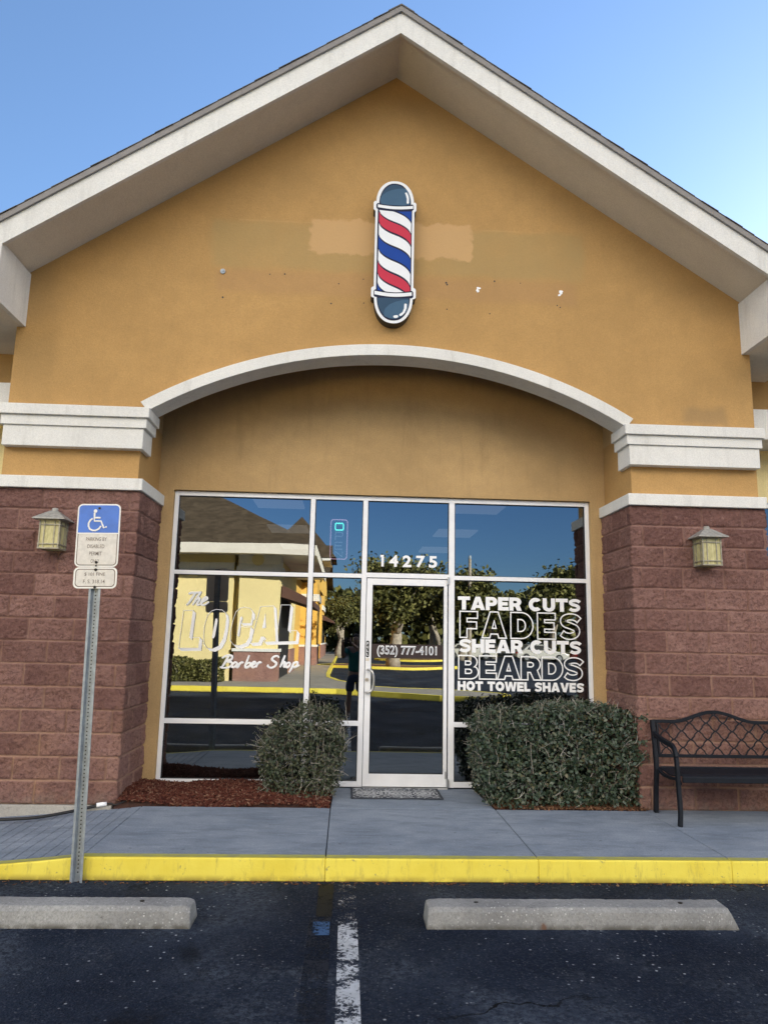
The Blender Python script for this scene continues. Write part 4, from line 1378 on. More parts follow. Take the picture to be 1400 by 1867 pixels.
p2.mat(1).xz(plate(PX - .140, PX + .140, 1.823, 1.952, .026, sy), sy - .0006, sy - .0001)
p2.mat(2).xz(plate(PX - .134, PX + .134, 1.829, 1.946, .022, sy), sy - .0012, sy - .0007)
pl2 = p2.build('sign_plate', [m_signb, m_signtext, m_signw], pk)
lt = MB()
lt.add(*text_mesh('$ 101 FINE', (PX - .076, PX + .068, 1.899, 1.926), sy - .0017, 0.008))
lt.build('sign_lettering', m_signtext, pl2, fix=False)
lt = MB()
lt.add(*text_mesh('F. S. 318.14', (PX - .082, PX + .070, 1.848, 1.875), sy - .0017, 0.008))
lt.build('sign_lettering', m_signtext, pl2, fix=False)
for zz, r_ in ((2.392, .0085), (1.999, .0105), (1.974, .005), (1.946, .0105), (1.822, .0095)):
    MB().disc((PX + .002, sy - .0005, zz), r_, h=.007, n=8).build('bolt', m_bolt, pk)
pk.rotation_euler = (0, R(-1.25), 0)

# ------------------------------------------------------------------ kerb stops
def stop(xc, label, seed, worn=.012):
    t = thing('kerb_stop', label, 'parking block', (xc, -2.29, G), 'concrete parking blocks')
    L = .925
    prof = [(-.105, .0), (-.103, .025), (-.090, .088), (-.070, .112), (.066, .114), (.086, .092), (.103, .02), (.105, 0)]
    nx = 60
    rg = random.Random(seed)
    vs, fs = [], []
    k = len(prof)
    for i in range(nx + 1):
        u = -L + 2 * L * i / nx
        for (a, b) in prof:
            end = max(0, abs(u) - (L - .06)) / .06
            tw_ = worn if u > 0 else .012
            sq = 1 - .08 * end ** 2 * (b / .114)
            xx = u * (1 - tw_ * (b / .114) * end)
            vs.append((xc + xx + rg.uniform(-.0015, .0015), -2.29 + a * sq + rg.uniform(-.002, .002), G + b * sq + (rg.uniform(-.0028, .0016) if b > 0 else 0) - (rg.random() < .05 and .08 < b < .113) * .007))
    for i in range(nx):
        for q in range(k - 1):
            fs.append((i * k + q, i * k + q + 1, (i + 1) * k + q + 1, (i + 1) * k + q))
    fs.append(tuple(range(k)))
    fs.append(tuple(nx * k + q for q in range(k))[::-1])
    b = MB(); b.add(vs, fs)
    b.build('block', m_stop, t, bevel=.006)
    for s in (-.62, .62):
        MB().disc((xc + s, -2.29, G + .1125), .013, axis='z', h=.004).build('anchor_pin', m_bolt, t)
stop(1.066, 'pale concrete parking block whole in view right of the white bay line', 3, .050)
stop(-2.135, 'concrete parking block beside the parking sign, cut by the left edge', 8)

# ------------------------------------------------------------------ bench
bn = thing('bench', 'black metal garden bench with arched lattice back against the block pillar', 'bench', (3.055, -0.35, 0))
BX0, BX1, BC = 2.455, 3.655, 3.055
for s in (-1, 1):
    x = BC + s * .585
    fl = smooth_path([(x - .012 * s * -1, -.60, 0), (x, -.592, .12), (x, -.575, .30), (x, -.568, .45), (x, -.555, .55)], 4)
    MB().tube(fl, 0, prof=(.030, .044)).build('leg', m_bench, bn, bevel=.004, seg=1)
    am = smooth_path([(x, -.555, .55), (x, -.53, .608), (x, -.47, .640), (x, -.36, .650), (x, -.22, .672), (x, -.115, .695)], 5)
    MB().tube(am, 0, prof=(.030, .044)).build('armrest', m_bench, bn, bevel=.004, seg=1)
    bl = smooth_path([(x, -.085, 0), (x, -.105, .20), (x, -.135, .385), (x, -.115, .60), (x, -.08, .812)], 4)
    MB().tube(bl, 0, prof=(.036, .044)).build('leg', m_bench, bn, bevel=.004, seg=1)
def ztop(x):
    d_ = min(abs(x - BC) / .40, 1)
    return .800 + .088 * .5 * (1 + math.cos(math.pi * d_))
def yback(z):
    return -.118 + (z - .5) * .125
bk_ = MB()
xs = [BX0 + .02 + (BX1 - BX0 - .04) * i / 60 for i in range(61)]
bk_.tube([(x, yback(ztop(x)) , ztop(x)) for x in xs], 0, prof=(.030, .026))
bk_.tube([(x, yback(.500), .500) for x in (xs[0], xs[-1])], 0, prof=(.028, .022))
for x in (BX0 + .056, BX1 - .056):
    bk_.tube([(x, yback(.512), .512), (x, yback(.79), .79)], 0, prof=(.020, .016))
br = bk_.build('backrest', m_bench, bn, bevel=.003, seg=1)
la = MB()
hwx, hwz = .0795, .0725
for sgn in (-1, 1):
    for k in range(-14, 15):
        run = []
        for i in range(0, 161):
            t_ = i / 160 * 9 - 1.2
            ph = t_ - math.floor(t_)
            wob_ = .0050 * math.sin(2 * math.pi * t_) + .0012 * math.sin(6 * math.pi * t_)
            x = BC + sgn * (k * 2 * hwx + (t_ - 1) * hwx) + wob_ * sgn * .68
            z = .499 + t_ * hwz - wob_ * .74
            ok_ = BX0 + .058 < x < BX1 - .058 and .508 < z < ztop(x) - .010
            if ok_:
                run.append((x, yback(z) + sgn * .0015, z))
            elif run:
                if len(run) > 2:
                    la.tube(run, 0, prof=(.0105, .008))
                run = []
        if len(run) > 2:
            la.tube(run, 0, prof=(.0105, .008))
la.build('lattice', m_bench, br)
se = MB()
n = 12
ys = [(-.600 + .455 * i / n, .410 + .010 * math.cos(i / n * math.pi) - .030 * math.sin(math.pi * i / n) ** 1.5 - (.022 if i == 0 else 0)) for i in range(n + 1)]
se.prism([(BX0 + .045, a, b) for a, b in ys] + [(BX0 + .045, a, b - .012) for a, b in ys[::-1]], (BX1 - BX0 - .09, 0, 0))
se.box(BX0 + .045, BX1 - .045, -.606, -.584, .352, .396)
se.box(BX0 + .045, BX1 - .045, -.150, -.135, .375, .412)
seat = se.build('seat', m_bench, bn, bevel=.004, seg=1)
for s in (-1, 1):
    x = BC + s * .570
    MB().tube(smooth_path([(x, -.12, .395), (x, -.24, .360), (x, -.40, .355), (x, -.52, .365), (x, -.575, .335)], 4), 0, prof=(.022, .03)).build('seat_rail', m_bench, bn)

# ------------------------------------------------------------------ door mat
dmt = M('woven_mat', 0.95, spec=0.1)
sp = dmt.sep()
def ringpat(cx, cy, r, wd):
    dx_ = dmt.math('SUBTRACT', sp[0], cx); dy_ = dmt.math('SUBTRACT', sp[1], cy)
    d_ = dmt.math('SQRT', dmt.math('ADD', dmt.math('MULTIPLY', dx_, dx_), dmt.math('MULTIPLY', dy_, dy_)))
    return dmt.ramp(dmt.math('ABSOLUTE', dmt.math('SUBTRACT', d_, r)), wd, wd + .004, 1, 0)
acc = None
for cx in (-.125, .155, .43):
    for r_, wd in ((.10, .006), (.065, .009), (.025, .010), (.150, .004)):
        v_ = ringpat(cx, .59, r_, wd)
        acc = v_ if acc is None else dmt.math('MAXIMUM', acc, v_)
vv = dmt.n('ShaderNodeTexVoronoi', feature='DISTANCE_TO_EDGE'); vv.inputs['Scale'].default_value = 19
dmt.l(dmt.co(), vv.inputs['Vector'])
acc = dmt.math('MAXIMUM', acc, dmt.ramp(vv.outputs['Distance'], .05, .08, 1, 0))
border = dmt.math('SUBTRACT', 1, dmt.rect(-.262, .572, .362, .828, .006, .004, ax=(0, 1)))
pat = dmt.math('MULTIPLY', acc, dmt.math('SUBTRACT', 1, border))
dmt.color(dmt.mix(dmt.math('MULTIPLY', pat, dmt.ramp(dmt.noise(40, 4, .8), .2, .45)), (.060, .066, .080), (.50, .51, .52)))
dmt.bump(dmt.noise(200, 3, .8), .5, .004)
mtb = MB()
nx, ny = 24, 10
rg = random.Random(2)
vs, fs = [], []
for i in range(nx + 1):
    for j in range(ny + 1):
        x = -.283 + .878 * i / nx; y = .345 + .497 * j / ny
        e = .004 * math.sin(i * 1.3) * (1 if j in (0, ny) else 0)
        vs.append((x + (0 if 0 < i < nx else rg.uniform(-.003, .003)), y + e * .4, .009 + rg.uniform(0, .0015) + (.006 * abs(math.sin(i * .5)) if j == 0 else 0)))
for i in range(nx):
    for j in range(ny):
        a = i * (ny + 1) + j
        fs.append((a, a + ny + 1, a + ny + 2, a + 1))
mtb.add(vs, fs)
mat_o = mtb.build('door_mat', dmt, fix=False)
sol = mat_o.modifiers.new('thick', 'SOLIDIFY'); sol.thickness = .008; sol.offset = -1
tag(mat_o, 'dark grey patterned mat lying in front of the glass door', 'door mat')

# ------------------------------------------------------------------ hose at the foot of the left pillar
hs = MB()
pth = smooth_path([(-3.9, -.36, -.075), (-3.5, -.345, -.068), (-3.2, -.335, -.052), (-2.94, -.31, -.040), (-2.76, -.20, -.028), (-2.60, -.075, -.012), (-2.50, -.035, .008)], 6)
hs.tube(pth, .013, 8)
ho = thing('cable', 'black cable with a white end running along the foot of the left pillar', 'cable', (-3.2, -.3, -.06))
hs.build('black_sleeve', m_black, ho, smooth=True)
MB().tube([(-2.52, -.045, .006), (-2.475, -.028, .012), (-2.440, -.018, .014)], [.019, .019, .017], 10).build('white_end', m_vinyl, ho, smooth=True)
MB().tube(smooth_path([(-2.44, -.018, .014), (-2.40, -.030, .020), (-2.36, -.045, .012), (-2.30, -.02, .03), (-2.22, .05, .05)], 5), .006, 6).build('thin_wire', m_black, ho, smooth=True)
# ------------------------------------------------------------------ leaves, twigs, chips
def orient(nrm, rg):
    """two tangents for an (N,3) array of normals, spun at random"""
    N = len(nrm)
    a = rg.normal(size=(N, 3))
    a -= nrm * (a * nrm).sum(1, keepdims=True)
    a /= np.linalg.norm(a, axis=1, keepdims=True) + 1e-9
    return a, np.cross(nrm, a)
def leaves(name, C, nrm, length, width, rg, mt, parent=None, curl=0.18):
    N = len(C)
    nrm = nrm / (np.linalg.norm(nrm, axis=1, keepdims=True) + 1e-9)
    a, b = orient(nrm, rg)
    L = (length * rg.uniform(.7, 1.25, N))[:, None]
    W = (width * rg.uniform(.75, 1.2, N))[:, None]
    prof = [(-.5, 0, 0), (-.22, .40, curl), (.20, .46, curl), (.5, 0, -.02), (.20, -.46, curl), (-.22, -.40, curl)]
    V = np.stack([C + a * L * p + b * W * q + nrm * W * h for p, q, h in prof], 1).reshape(-1, 3)
    F = np.arange(N * 6).reshape(N, 6)
    return np_mesh(name, V, F, 6, mt, parent)
def rbox_depth(P, lo, hi, r):
    """signed distance of points to a rounded box (negative inside)"""
    c, h = (lo + hi) / 2, (hi - lo) / 2 - r
    q = np.abs(P - c) - h
    return np.linalg.norm(np.maximum(q, 0), axis=1) + np.minimum(q.max(1), 0) - r
def n3(P, s, seed):
    return (vnoise(P[:, 0] + .37 * P[:, 2], P[:, 1] + P[:, 2], s, seed) + vnoise(P[:, 0] - P[:, 2], P[:, 1] * .6 + P[:, 2] * .8, s, seed + 1)) / 2
def hedge(name, label, x0, x1, y0, y1, top, nleaf, ntwig, seed, mt, lower=0.0, loose=1.0, corner=0.13, lsz=(.036, .025)):
    t = thing(name, label, 'hedge', ((x0 + x1) / 2, (y0 + y1) / 2, 0))
    rg = np.random.RandomState(seed)
    def shape(P):
        zt = top(P[:, 0])
        Q = P.copy()
        Q[:, 2] = P[:, 2] / zt
        Q[:, 2] *= .9
        ins = lower * np.clip(1 - P[:, 2] / .35, 0, 1)
        mid = (x0 + x1) / 2
        Q[:, 0] = mid + (P[:, 0] - mid) / (1 - ins)
        d = rbox_depth(Q, np.array([x0, y0, -.02]), np.array([x1, y1, .9]), corner)
        return d + (n3(P, 9, seed + 20) - .5) * .10 * loose + (n3(P, 24, seed + 30) - .5) * .05 * loose
    def grad(P):
        e = .02
        g = np.stack([shape(P + np.array(v) * e) - shape(P - np.array(v) * e) for v in ((1, 0, 0), (0, 1, 0), (0, 0, 1))], 1)
        return g / (np.linalg.norm(g, axis=1, keepdims=True) + 1e-9)
    def sample(n, dlo, dhi, k):
        out = []
        tot = 0
        while tot < n:
            P = rg.uniform([x0 - .08, y0 - .08, .02], [x1 + .08, y1 + .08, 1.15], (60000, 3))
            d = shape(P)
            pr = np.where((d > dlo) & (d < dhi), np.exp(-np.maximum(-d, 0) / k), 0) * np.where(d > 0, .35, 1)
            Q = P[rg.rand(len(P)) < pr]
            out.append(Q); tot += len(Q)
        return np.concatenate(out)[:n]
    C = sample(nleaf, -.22, .022 * loose, .055)
    nr = grad(C) * .9 + rg.normal(size=C.shape) * .75 + np.array([0, -.1, .35])
    leaves('foliage', C, nr, lsz[0], lsz[1], rg, mt, t)
    tw = MB()
    rr_ = random.Random(seed)
    base = sample(ntwig, -.07, .012 * loose, .05)
    gb = grad(base)
    for p, g_ in zip(base, gb):
        p = Vector(p); g_ = Vector(g_)
        d = (g_ * rr_.uniform(.0, .5) + Vector((rr_.gauss(0, .55), rr_.gauss(0, .3), rr_.uniform(.1, 1.0)))).normalized()
        L = rr_.uniform(.06, .22)
        pth = [p - d * L * .5]
        for i in range(4):
            d = (d + Vector((rr_.gauss(0, .28), rr_.gauss(0, .22), rr_.gauss(.04, .2)))).normalized()
            pth.append(pth[-1] + d * L / 4)
        r_ = rr_.uniform(.0013, .0034)
        tw.tube(pth, [r_, r_ * .9, r_ * .8, r_ * .65, r_ * .4], 4)
        if rr_.random() < .55:
            q = pth[2]
            d2 = (d + Vector((rr_.gauss(0, .7), rr_.gauss(0, .4), rr_.gauss(.1, .5)))).normalized()
            tw.tube([q, q + d2 * L * .22, q + (d2 + Vector((rr_.gauss(0, .3), 0, .1))) * L * .42], [r_ * .7, r_ * .55, r_ * .35], 4)
    # main stems from the ground
    for i in range(int(9 * (x1 - x0) / .8)):
        p = Vector((rr_.uniform(x0 + .15, x1 - .15), rr_.uniform(y0 + .12, y1 - .12), -.02))
        pth = [p]
        d = Vector((rr_.gauss(0, .25), rr_.gauss(0, .2), 1)).normalized()
        for k in range(7):
            d = (d + Vector((rr_.gauss(0, .18), rr_.gauss(0, .15), .08))).normalized()
            pth.append(pth[-1] + d * .10)
        tw.tube(pth, [.009, .008, .007, .006, .005, .004, .003, .002], 6)
    tw.build('twigs', m_twig, t, fix=False)
    return t
hedge('hedge', 'dense dark green boxy hedge between the door and the bench', 0.89, 2.46, -.01, .70,
      lambda x: .845 + .05 * np.exp(-((x - 1.86) / .34) ** 2) - .11 * np.clip((1.15 - x) / .28, 0, 1) ** 1.5, 16500, 800, 5, m_leaf, lower=.10, loose=1.3, corner=.09)
hl_ = hedge('hedge', 'smaller sparse twiggy hedge standing in the red mulch left of the door', -1.15, -.39, .20, .70,
            lambda x: .82 - .95 * (x + .66) ** 2 + .02 * np.sin(x * 23), 6400, 430, 9, m_leaf_l, lower=.22, loose=1.7, corner=.16, lsz=(.031, .021))
# stray sprigs at the upper left of the small hedge
tw = MB(); lc = []; rr_ = random.Random(77)
for k in range(16):
    p = Vector((-1.05 + rr_.uniform(-.05, .2), .30 + rr_.uniform(-.05, .2), .50 + rr_.uniform(-.2, .28)))
    d = Vector((-1, rr_.gauss(0, .2), rr_.uniform(-.2, .5))).normalized()
    pth = [p]
    for i in range(5):
        d = (d + Vector((rr_.gauss(0, .15), rr_.gauss(0, .15), rr_.gauss(.03, .2)))).normalized()
        pth.append(pth[-1] + d * rr_.uniform(.03, .055))
        for q in range(rr_.choice([0, 1, 2])):
            lc.append(tuple(pth[-1] + Vector((rr_.gauss(0, .012), rr_.gauss(0, .012), rr_.gauss(.005, .012)))))
    tw.tube(pth, [.0022, .002, .0017, .0014, .0011, .0008], 4)
tw.build('sprigs', m_twig, hl_, fix=False)
rg = np.random.RandomState(6)
lc = np.array(lc)
leaves('sprig_leaves', lc, rg.normal(size=lc.shape), .028, .019, rg, m_leaf_l, hl_)

def chips(name, label, n, pos, size, mt, seed, kind='stuff', flat=.5):
    rg = np.random.RandomState(seed)
    C = pos(n, rg)
    n = len(C)
    nr = np.stack([rg.normal(0, flat, n), rg.normal(0, flat, n), np.ones(n)], 1)
    nr /= np.linalg.norm(nr, axis=1, keepdims=True)
    a, b = orient(nr, rg)
    L = (size[0] * rg.uniform(.4, 1.5, n))[:, None]; W = (size[1] * rg.uniform(.5, 1.4, n))[:, None]; H = (size[2] * rg.uniform(.5, 1.5, n))[:, None]
    V = []
    for (p, q, h) in ((-1, -.7, -1), (1, -.5, -1), (1, .6, -1), (-1, .8, -1), (-.9, -.5, 1), (.8, -.7, 1), (.9, .4, 1), (-.8, .6, 1)):
        V.append(C + a * L * p * .5 + b * W * q * .5 + nr * H * h * .5)
    V = np.stack(V, 1).reshape(-1, 3)
    base = np.array([(0, 3, 2, 1), (4, 5, 6, 7), (0, 1, 5, 4), (1, 2, 6, 5), (2, 3, 7, 6), (3, 0, 4, 7)])
    F = (np.arange(n)[:, None, None] * 8 + base[None]).reshape(-1, 4)
    o = np_mesh(name, V, F, 4, mt)
    return tag(o, kind=kind)
def bed_h(x, y):
    return .012 + .035 * np.clip((y + .03) / .3, 0, 1) + .018 * np.sin(x * 5 + y * 3) + .02 * np.clip((-2.0 - x) / .35, 0, 1)
def bed(name, x0, x1, y0, y1, h, mt, cut=None):
    nx, ny = 60, 30
    xs, ys = np.linspace(x0, x1, nx), np.linspace(y0, y1, ny)
    X, Y = np.meshgrid(xs, ys, indexing='ij')
    if cut is not None:
        X = np.maximum(X, cut(Y))
    rg = np.random.RandomState(1)
    Zz = h(X, Y) + rg.uniform(-.006, .006, X.shape)
    Zz[0, :] = Zz[-1, :] = -.1; Zz[:, 0] = -.1; Zz[:, -1] = -.1
    idx = np.arange(nx * ny).reshape(nx, ny)
    F = np.stack([idx[:-1, :-1], idx[1:, :-1], idx[1:, 1:], idx[:-1, 1:]], -1).reshape(-1, 4)
    o = np_mesh(name, np.stack([X, Y, Zz], -1).reshape(-1, 3), F, 4, mt)
    return tag(o, kind='structure')
bed('planting_bed', -2.40, -.478, -.03, .90, bed_h, m_soil)
def mpos(n, rg):
    P = rg.uniform([-2.36, -.028, 0], [-.485, .855, 0], (n, 3))
    P[:, 2] = bed_h(P[:, 0], P[:, 1]) + rg.uniform(-.004, .014, n)
    return P
tag(chips('mulch', '', 9500, mpos, (.052, .013, .006), m_mulch, 3), label='red wood mulch spread over the left planting bed')
def lpos(n, rg):
    P = rg.uniform([-2.36, -.028, 0], [-.485, .855, 0], (n, 3))
    P[:, 2] = bed_h(P[:, 0], P[:, 1]) + rg.uniform(.008, .020, n)
    return P
rb = lambda x, y: .006 + .02 * np.clip((y + .02) / .3, 0, 1) + 0 * x
bed('planting_bed', .97, 2.46, -.028, .90, rb, m_soil, cut=lambda y: 1.022 - .07 * y)
def rpos(n, rg):
    P = rg.uniform([.98, -.035, 0], [2.42, .25, 0], (n, 3))
    P = P[(P[:, 0] > 1.015 - .07 * P[:, 1])]
    P[:, 2] = rb(P[:, 0], P[:, 1]) + rg.uniform(0, .014, len(P))
    return P
tag(chips('leaf_litter', '', 2600, rpos, (.034, .018, .002), m_litter, 13), label='brown dead leaves under the larger hedge')
# a few bits of litter on the asphalt by the kerb
def kpos(n, rg):
    x = rg.uniform(-3.2, 3.6, n)
    return np.stack([x, -1.575 - np.abs(rg.normal(0, .03, n)), np.full(n, G + .006)], 1)
tag(chips('kerb_debris', '', 420, kpos, (.022, .008, .003), m_litter, 21, flat=.15), label='dry leaf crumbs along the foot of the yellow kerb')

# ------------------------------------------------------------------ the far side of the lot, seen mirrored in the glass
wing = thing('strip_mall_wing', 'sunlit cream and yellow shopping wing with brown hip roofs, mirrored in the left window', 'shop building', (-6, -25, 0))
def hip(m, x0, x1, y0, y1, z0, zr, ov=.9):
    """hip roof with ridge along the longer side"""
    x0, x1, y0, y1 = x0 - ov, x1 + ov, y0 - ov, y1 + ov
    w_, l_ = x1 - x0, y1 - y0
    k = min(w_, l_) / 2
    if l_ >= w_:
        a, b = ((x0 + x1) / 2, y0 + k), ((x0 + x1) / 2, y1 - k)
    else:
        a, b = (x0 + k, (y0 + y1) / 2), (x1 - k, (y0 + y1) / 2)
    m.add([(x0, y0, z0), (x1, y0, z0), (x1, y1, z0), (x0, y1, z0), (*a, zr), (*b, zr)],
          [(0, 1, 4), (2, 3, 5), (1, 2, 5, 4), (3, 0, 4, 5), (0, 3, 2, 1)] if l_ >= w_ else [(0, 1, 5, 4), (2, 3, 4, 5), (1, 2, 5), (3, 0, 4), (0, 3, 2, 1)])
def wing_part(name, mt, boxes, bevel=0):
    m = MB()
    for b in boxes:
        m.box(*b)
    return m.build(name, mt, wing, bevel=bevel)
Y0 = -16.8
wing_part('cream_wall', m_cream, [(-13, -4.30, Y0 - 9, Y0 - .02, G, 4.3), (-4.10, -2.74, Y0 - .5, Y0, G, 4.3), (-4.3, -2.80, Y0 - 9, Y0 - .5, G, 4.3)])
wing_part('block_base', bk, [(-4.16, -2.66, Y0 - .55, Y0 + .05, G, 1.0)])
wing_part('block_base', bk, [(-2.80, -2.72, Y0 - 9, Y0 - 6.2, G, 1.0)])
wing_part('trim_band', m_trim, [(-4.22, -2.62, Y0 - .6, Y0 + .10, 1.0, 1.10), (-4.2, -2.62, Y0 - .6, Y0 + .10, 3.70, 3.86), (-13, -4.30, Y0 - .01, Y0 + .06, 3.55, 3.98), (-4.14, -2.70, Y0 - .55, Y0 + .06, 3.86, 4.28)])
m = MB(); m.disc((-3.47, Y0 + .061, 4.10), .21, h=-.05, n=24); m.build('round_medallion', m_cream, wing)
wing_part('eave_fascia', m_soffit, [(-14, -1.45, Y0 + 1.22, Y0 + 1.30, 4.18, 4.52), (-1.53, -1.45, Y0 - 10, Y0 + 1.22, 4.18, 4.52), (-14, -1.53, Y0 - 10, Y0 + 1.22, 4.26, 4.32)])
m = MB(); hip(m, -13.2, -2.7, Y0 - 9.2, Y0, 4.522, 7.9, 1.28); m.build('hip_roof', m_shingle_far, wing)
wing_part('shop_window', m_gasket, [(-2.80, -2.765, Y0 - 5.8, Y0 - 1.2, 0, 2.9)])
aw = MB()
aw.prism([(-2.75, Y0 - 1.0, 3.35), (-1.55, Y0 - 1.0, 2.75), (-1.55, Y0 - 1.0, 2.55), (-2.75, Y0 - 1.0, 2.9)], (0, -5.0, 0))
aw.build('awning', plain('maroon_canvas', (.09, .045, .035), .9), wing)
for (ya, yb_, xw, ez, rz, mt) in ((-46, -58, -2.3, 6.4, 9.1, m_yellow),):
    m = MB(); m.box(-14, xw, yb_, ya, G, ez + .1)
    yc = (ya + yb_) / 2
    m.prism([(xw - .25, ya, ez + .05), (xw - .25, yc, rz - .35), (xw - .25, yb_, ez + .05)], (.22, 0, 0))
    m.build('yellow_wall', mt, wing)
    m = MB()
    m.prism([(-14, ya + 1.0, ez - .35), (-14, yc, rz), (-14, yb_ - 1.0, ez - .35), (-14, yb_ - 1.0, ez - .6), (-14, yc, rz - .3), (-14, ya + 1.0, ez - .6)], (14 + xw + .55, 0, 0))
    m.build('gable_roof', m_shingle_far, wing)
    m = MB(); m.box(xw - .01, xw + .10, yb_ + .3, ya - .3, 3.5, 3.85); m.box(xw - .01, xw + .08, yb_, ya, .98, 1.08); m.build('trim_band', m_trim, wing)
    m = MB(); m.box(xw - .02, xw + .06, yb_ - .02, ya + .03, G, .98); m.build('block_base', bk, wing)
    m = MB(); m.box(xw - .05, xw + .02, yb_ + 2.5, ya - 2.5, G, 2.9); m.build('shop_window', m_gasket, wing)
    m = MB(); m.prism([(xw, ya - 2, 3.2), (xw + .9, ya - 2, 2.7), (xw + .9, ya - 2, 2.55), (xw, ya - 2, 2.8)], (0, yb_ - ya + 4, 0)); m.build('awning', plain('brown_canvas', (.09, .045, .035), .9), wing)
m = MB(); m.box(-14, -3.0, -46, Y0 - 9, G, 4.6); m.build('link_wall', m_yellow, wing)
m = MB(); m.prism([(-14, -47, 4.6), (-2.2, -47, 4.6), (-6.0, -47, 6.6), (-14, -47, 6.6)], (0, 20, 0)); m.build('link_roof', m_shingle_far, wing)
m = MB(); m.box(-4.6, -2.1, -36.8, -33.2, G, 6.0); m.build('tower_wall', m_yellow, wing)
m = MB(); hip(m, -4.55, -1.85, -36.6, -33.4, 6.0, 8.6, .75); m.build('tower_roof', m_shingle_far, wing)
m = MB(); m.box(-5.2, -1.40, -37.25, -32.75, 5.82, 6.02); m.build('tower_eave', m_trim, wing)
m = MB(); m.box(-4.7, -2.0, -36.9, -33.1, 3.5, 3.9); m.build('tower_band', m_trim, wing)
m = MB(); m.box(-4.7, -2.02, -36.88, -33.12, .98, 1.1); m.build('tower_band', m_trim, wing)
m = MB(); m.box(-4.7, -2.05, -36.86, -33.14, G, .98); m.build('tower_base', bk, wing)

# paved islands with yellow kerbs
def island(pts, z1, name, kmat, top, kerbw=.16):
    m = MB().xy(pts, G, -.002)
    tag(m.build(name, top, bevel=.01), kind='structure')
    kb_ = MB()
    n = len(pts)
    P = [Vector(p) for p in pts]
    q = []
    for i in range(n):
        d0, d1 = (P[i] - P[i - 1]).normalized(), (P[(i + 1) % n] - P[i]).normalized()
        t = (d0 + d1).normalized()
        q.append(P[i] + Vector((t.y, -t.x)) * kerbw)
    for i in range(n):
        j = (i + 1) % n
        kb_.add([(*P[i], G), (*P[j], G), (*P[j], .003), (*P[i], .003), (*q[i], G), (*q[j], G), (*q[j], .003), (*q[i], .003)], [(4, 5, 6, 7), (3, 2, 6, 7), (0, 1, 2, 3)])
    tag(kb_.build('kerb', kmat, fix=True), kind='structure')
fr2 = [(-14, -14.1), (-14, -70), (-1.3, -70), (-1.3, -22.2), (-1.0, -20.2), (-.3, -19.0)]
walk2 = [(-14, -13.95), (-14, -72), (-1.25, -72), (-1.2, -24), (-1.1, -20.6), (-.7, -18.2), (.4, -15.6), (1.4, -14.9), (2.7, -14.3), (3.5, -13.8), (4.1, -13.1), (4.15, -12.5), (3.8, -11.9), (3.2, -11.6), (2.3, -11.9), (1.3, -12.8), (.3, -13.6), (-.6, -13.95)]
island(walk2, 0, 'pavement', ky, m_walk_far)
m_bedf = plain('pine_straw', (.20, .085, .04), .95, 0, .3, 5, .6)
isl = [(2.0 + 3.9 * math.cos(a), -34.2 + 2.0 * math.sin(a)) for a in [2 * math.pi * i / 26 for i in range(26)]]
island(isl, 0, 'planted_island', ky, m_bedf)
isl = [(5.0 + 3.0 * math.cos(a), -50 + 1.6 * math.sin(a)) for a in [2 * math.pi * i / 26 for i in range(26)]]
island(isl, 0, 'planted_island', ky, m_bedf)
shrub_pts = hedge('low_shrub', 'low green shrub row against the cream wall of the far wing', -7.6, -4.4, -16.5, -15.75, lambda x: .72 + .06 * np.sin(x * 4), 9000, 30, 31, m_oak, loose=1.6, lsz=(.075, .05))
for ch in shrub_pts.children:
    if ch.name.startswith('foliage'):
        ch.data.transform(Matrix.Identity(4))

# oaks
def oak(seed, h, spread, nleaf, th, tr=.30):
    rr_ = random.Random(seed)
    rg = np.random.RandomState(seed)
    tr_b = MB()
    ends = []
    def limb(p, d, L, r, lev):
        pth = [p.copy()]
        rad = [r]
        n = 5
        for i in range(n):
            d = (d + Vector((rr_.gauss(0, .13), rr_.gauss(0, .13), rr_.gauss(.05, .08)))).normalized()
            pth.append(pth[-1] + d * L / n)
            rad.append(r * (1 - .5 * (i + 1) / n))
        tr_b.tube(pth, rad, 7 if lev < 2 else 5)
        if lev >= 3:
            ends.extend(pth[1:])
            return
        if lev == 2:
            ends.extend(pth[3:])
        for i in range({0: 4, 1: 4, 2: 3}[lev]):
            an = rr_.uniform(0, 2 * math.pi)
            dd = (d * .55 + Vector((math.cos(an), math.sin(an), rr_.uniform(-.05, .7))) * .85).normalized()
            limb(pth[rr_.choice([3, 4, 5])], dd, L * rr_.uniform(.55, .8), rad[-1] * .8, lev + 1)
    limb(Vector((0, 0, 0)), Vector((.04, 0, 1)), th, tr * h / 7, 0)
    E_ = np.array([tuple(e) for e in ends])
    # keep the crown to the wanted height and spread
    s_ = np.array([spread / max(np.abs(E_[:, 0]).max(), .1), spread / max(np.abs(E_[:, 1]).max(), .1), 1])
    k = rg.randint(0, len(E_), nleaf)
    C = E_[k] + rg.normal(size=(nleaf, 3)) * np.array([.25, .25, .19]) * h / 7
    nr = rg.normal(size=C.shape) + np.array([0, 0, .7])
    return tr_b, C, nr, rg
def plant_oak(x, y, h, spread, seed, label, nleaf=7000, size=.21, th=2.0, tr=.30):
    t = thing('oak_tree', label, 'tree', (x, y, G), 'oaks across the parking lot')
    b, C, nr, rg = oak(seed, h, spread, nleaf, th, tr)
    tk = b.build('trunk', m_bark, None, smooth=True); tk.parent = t
    cr_ = leaves('crown', C, nr, size, size * .62, rg, m_oak, None, .1); cr_.parent = t
    zmax = float(C[:, 2].max())
    s_ = h / zmax
    t.scale = (s_, s_, s_)
    return t
o1 = plant_oak(2.25, -33.2, 6.8, 4.2, 41, 'live oak with a forked pale trunk on the kerbed island', 10500, .15, 1.9, .27)
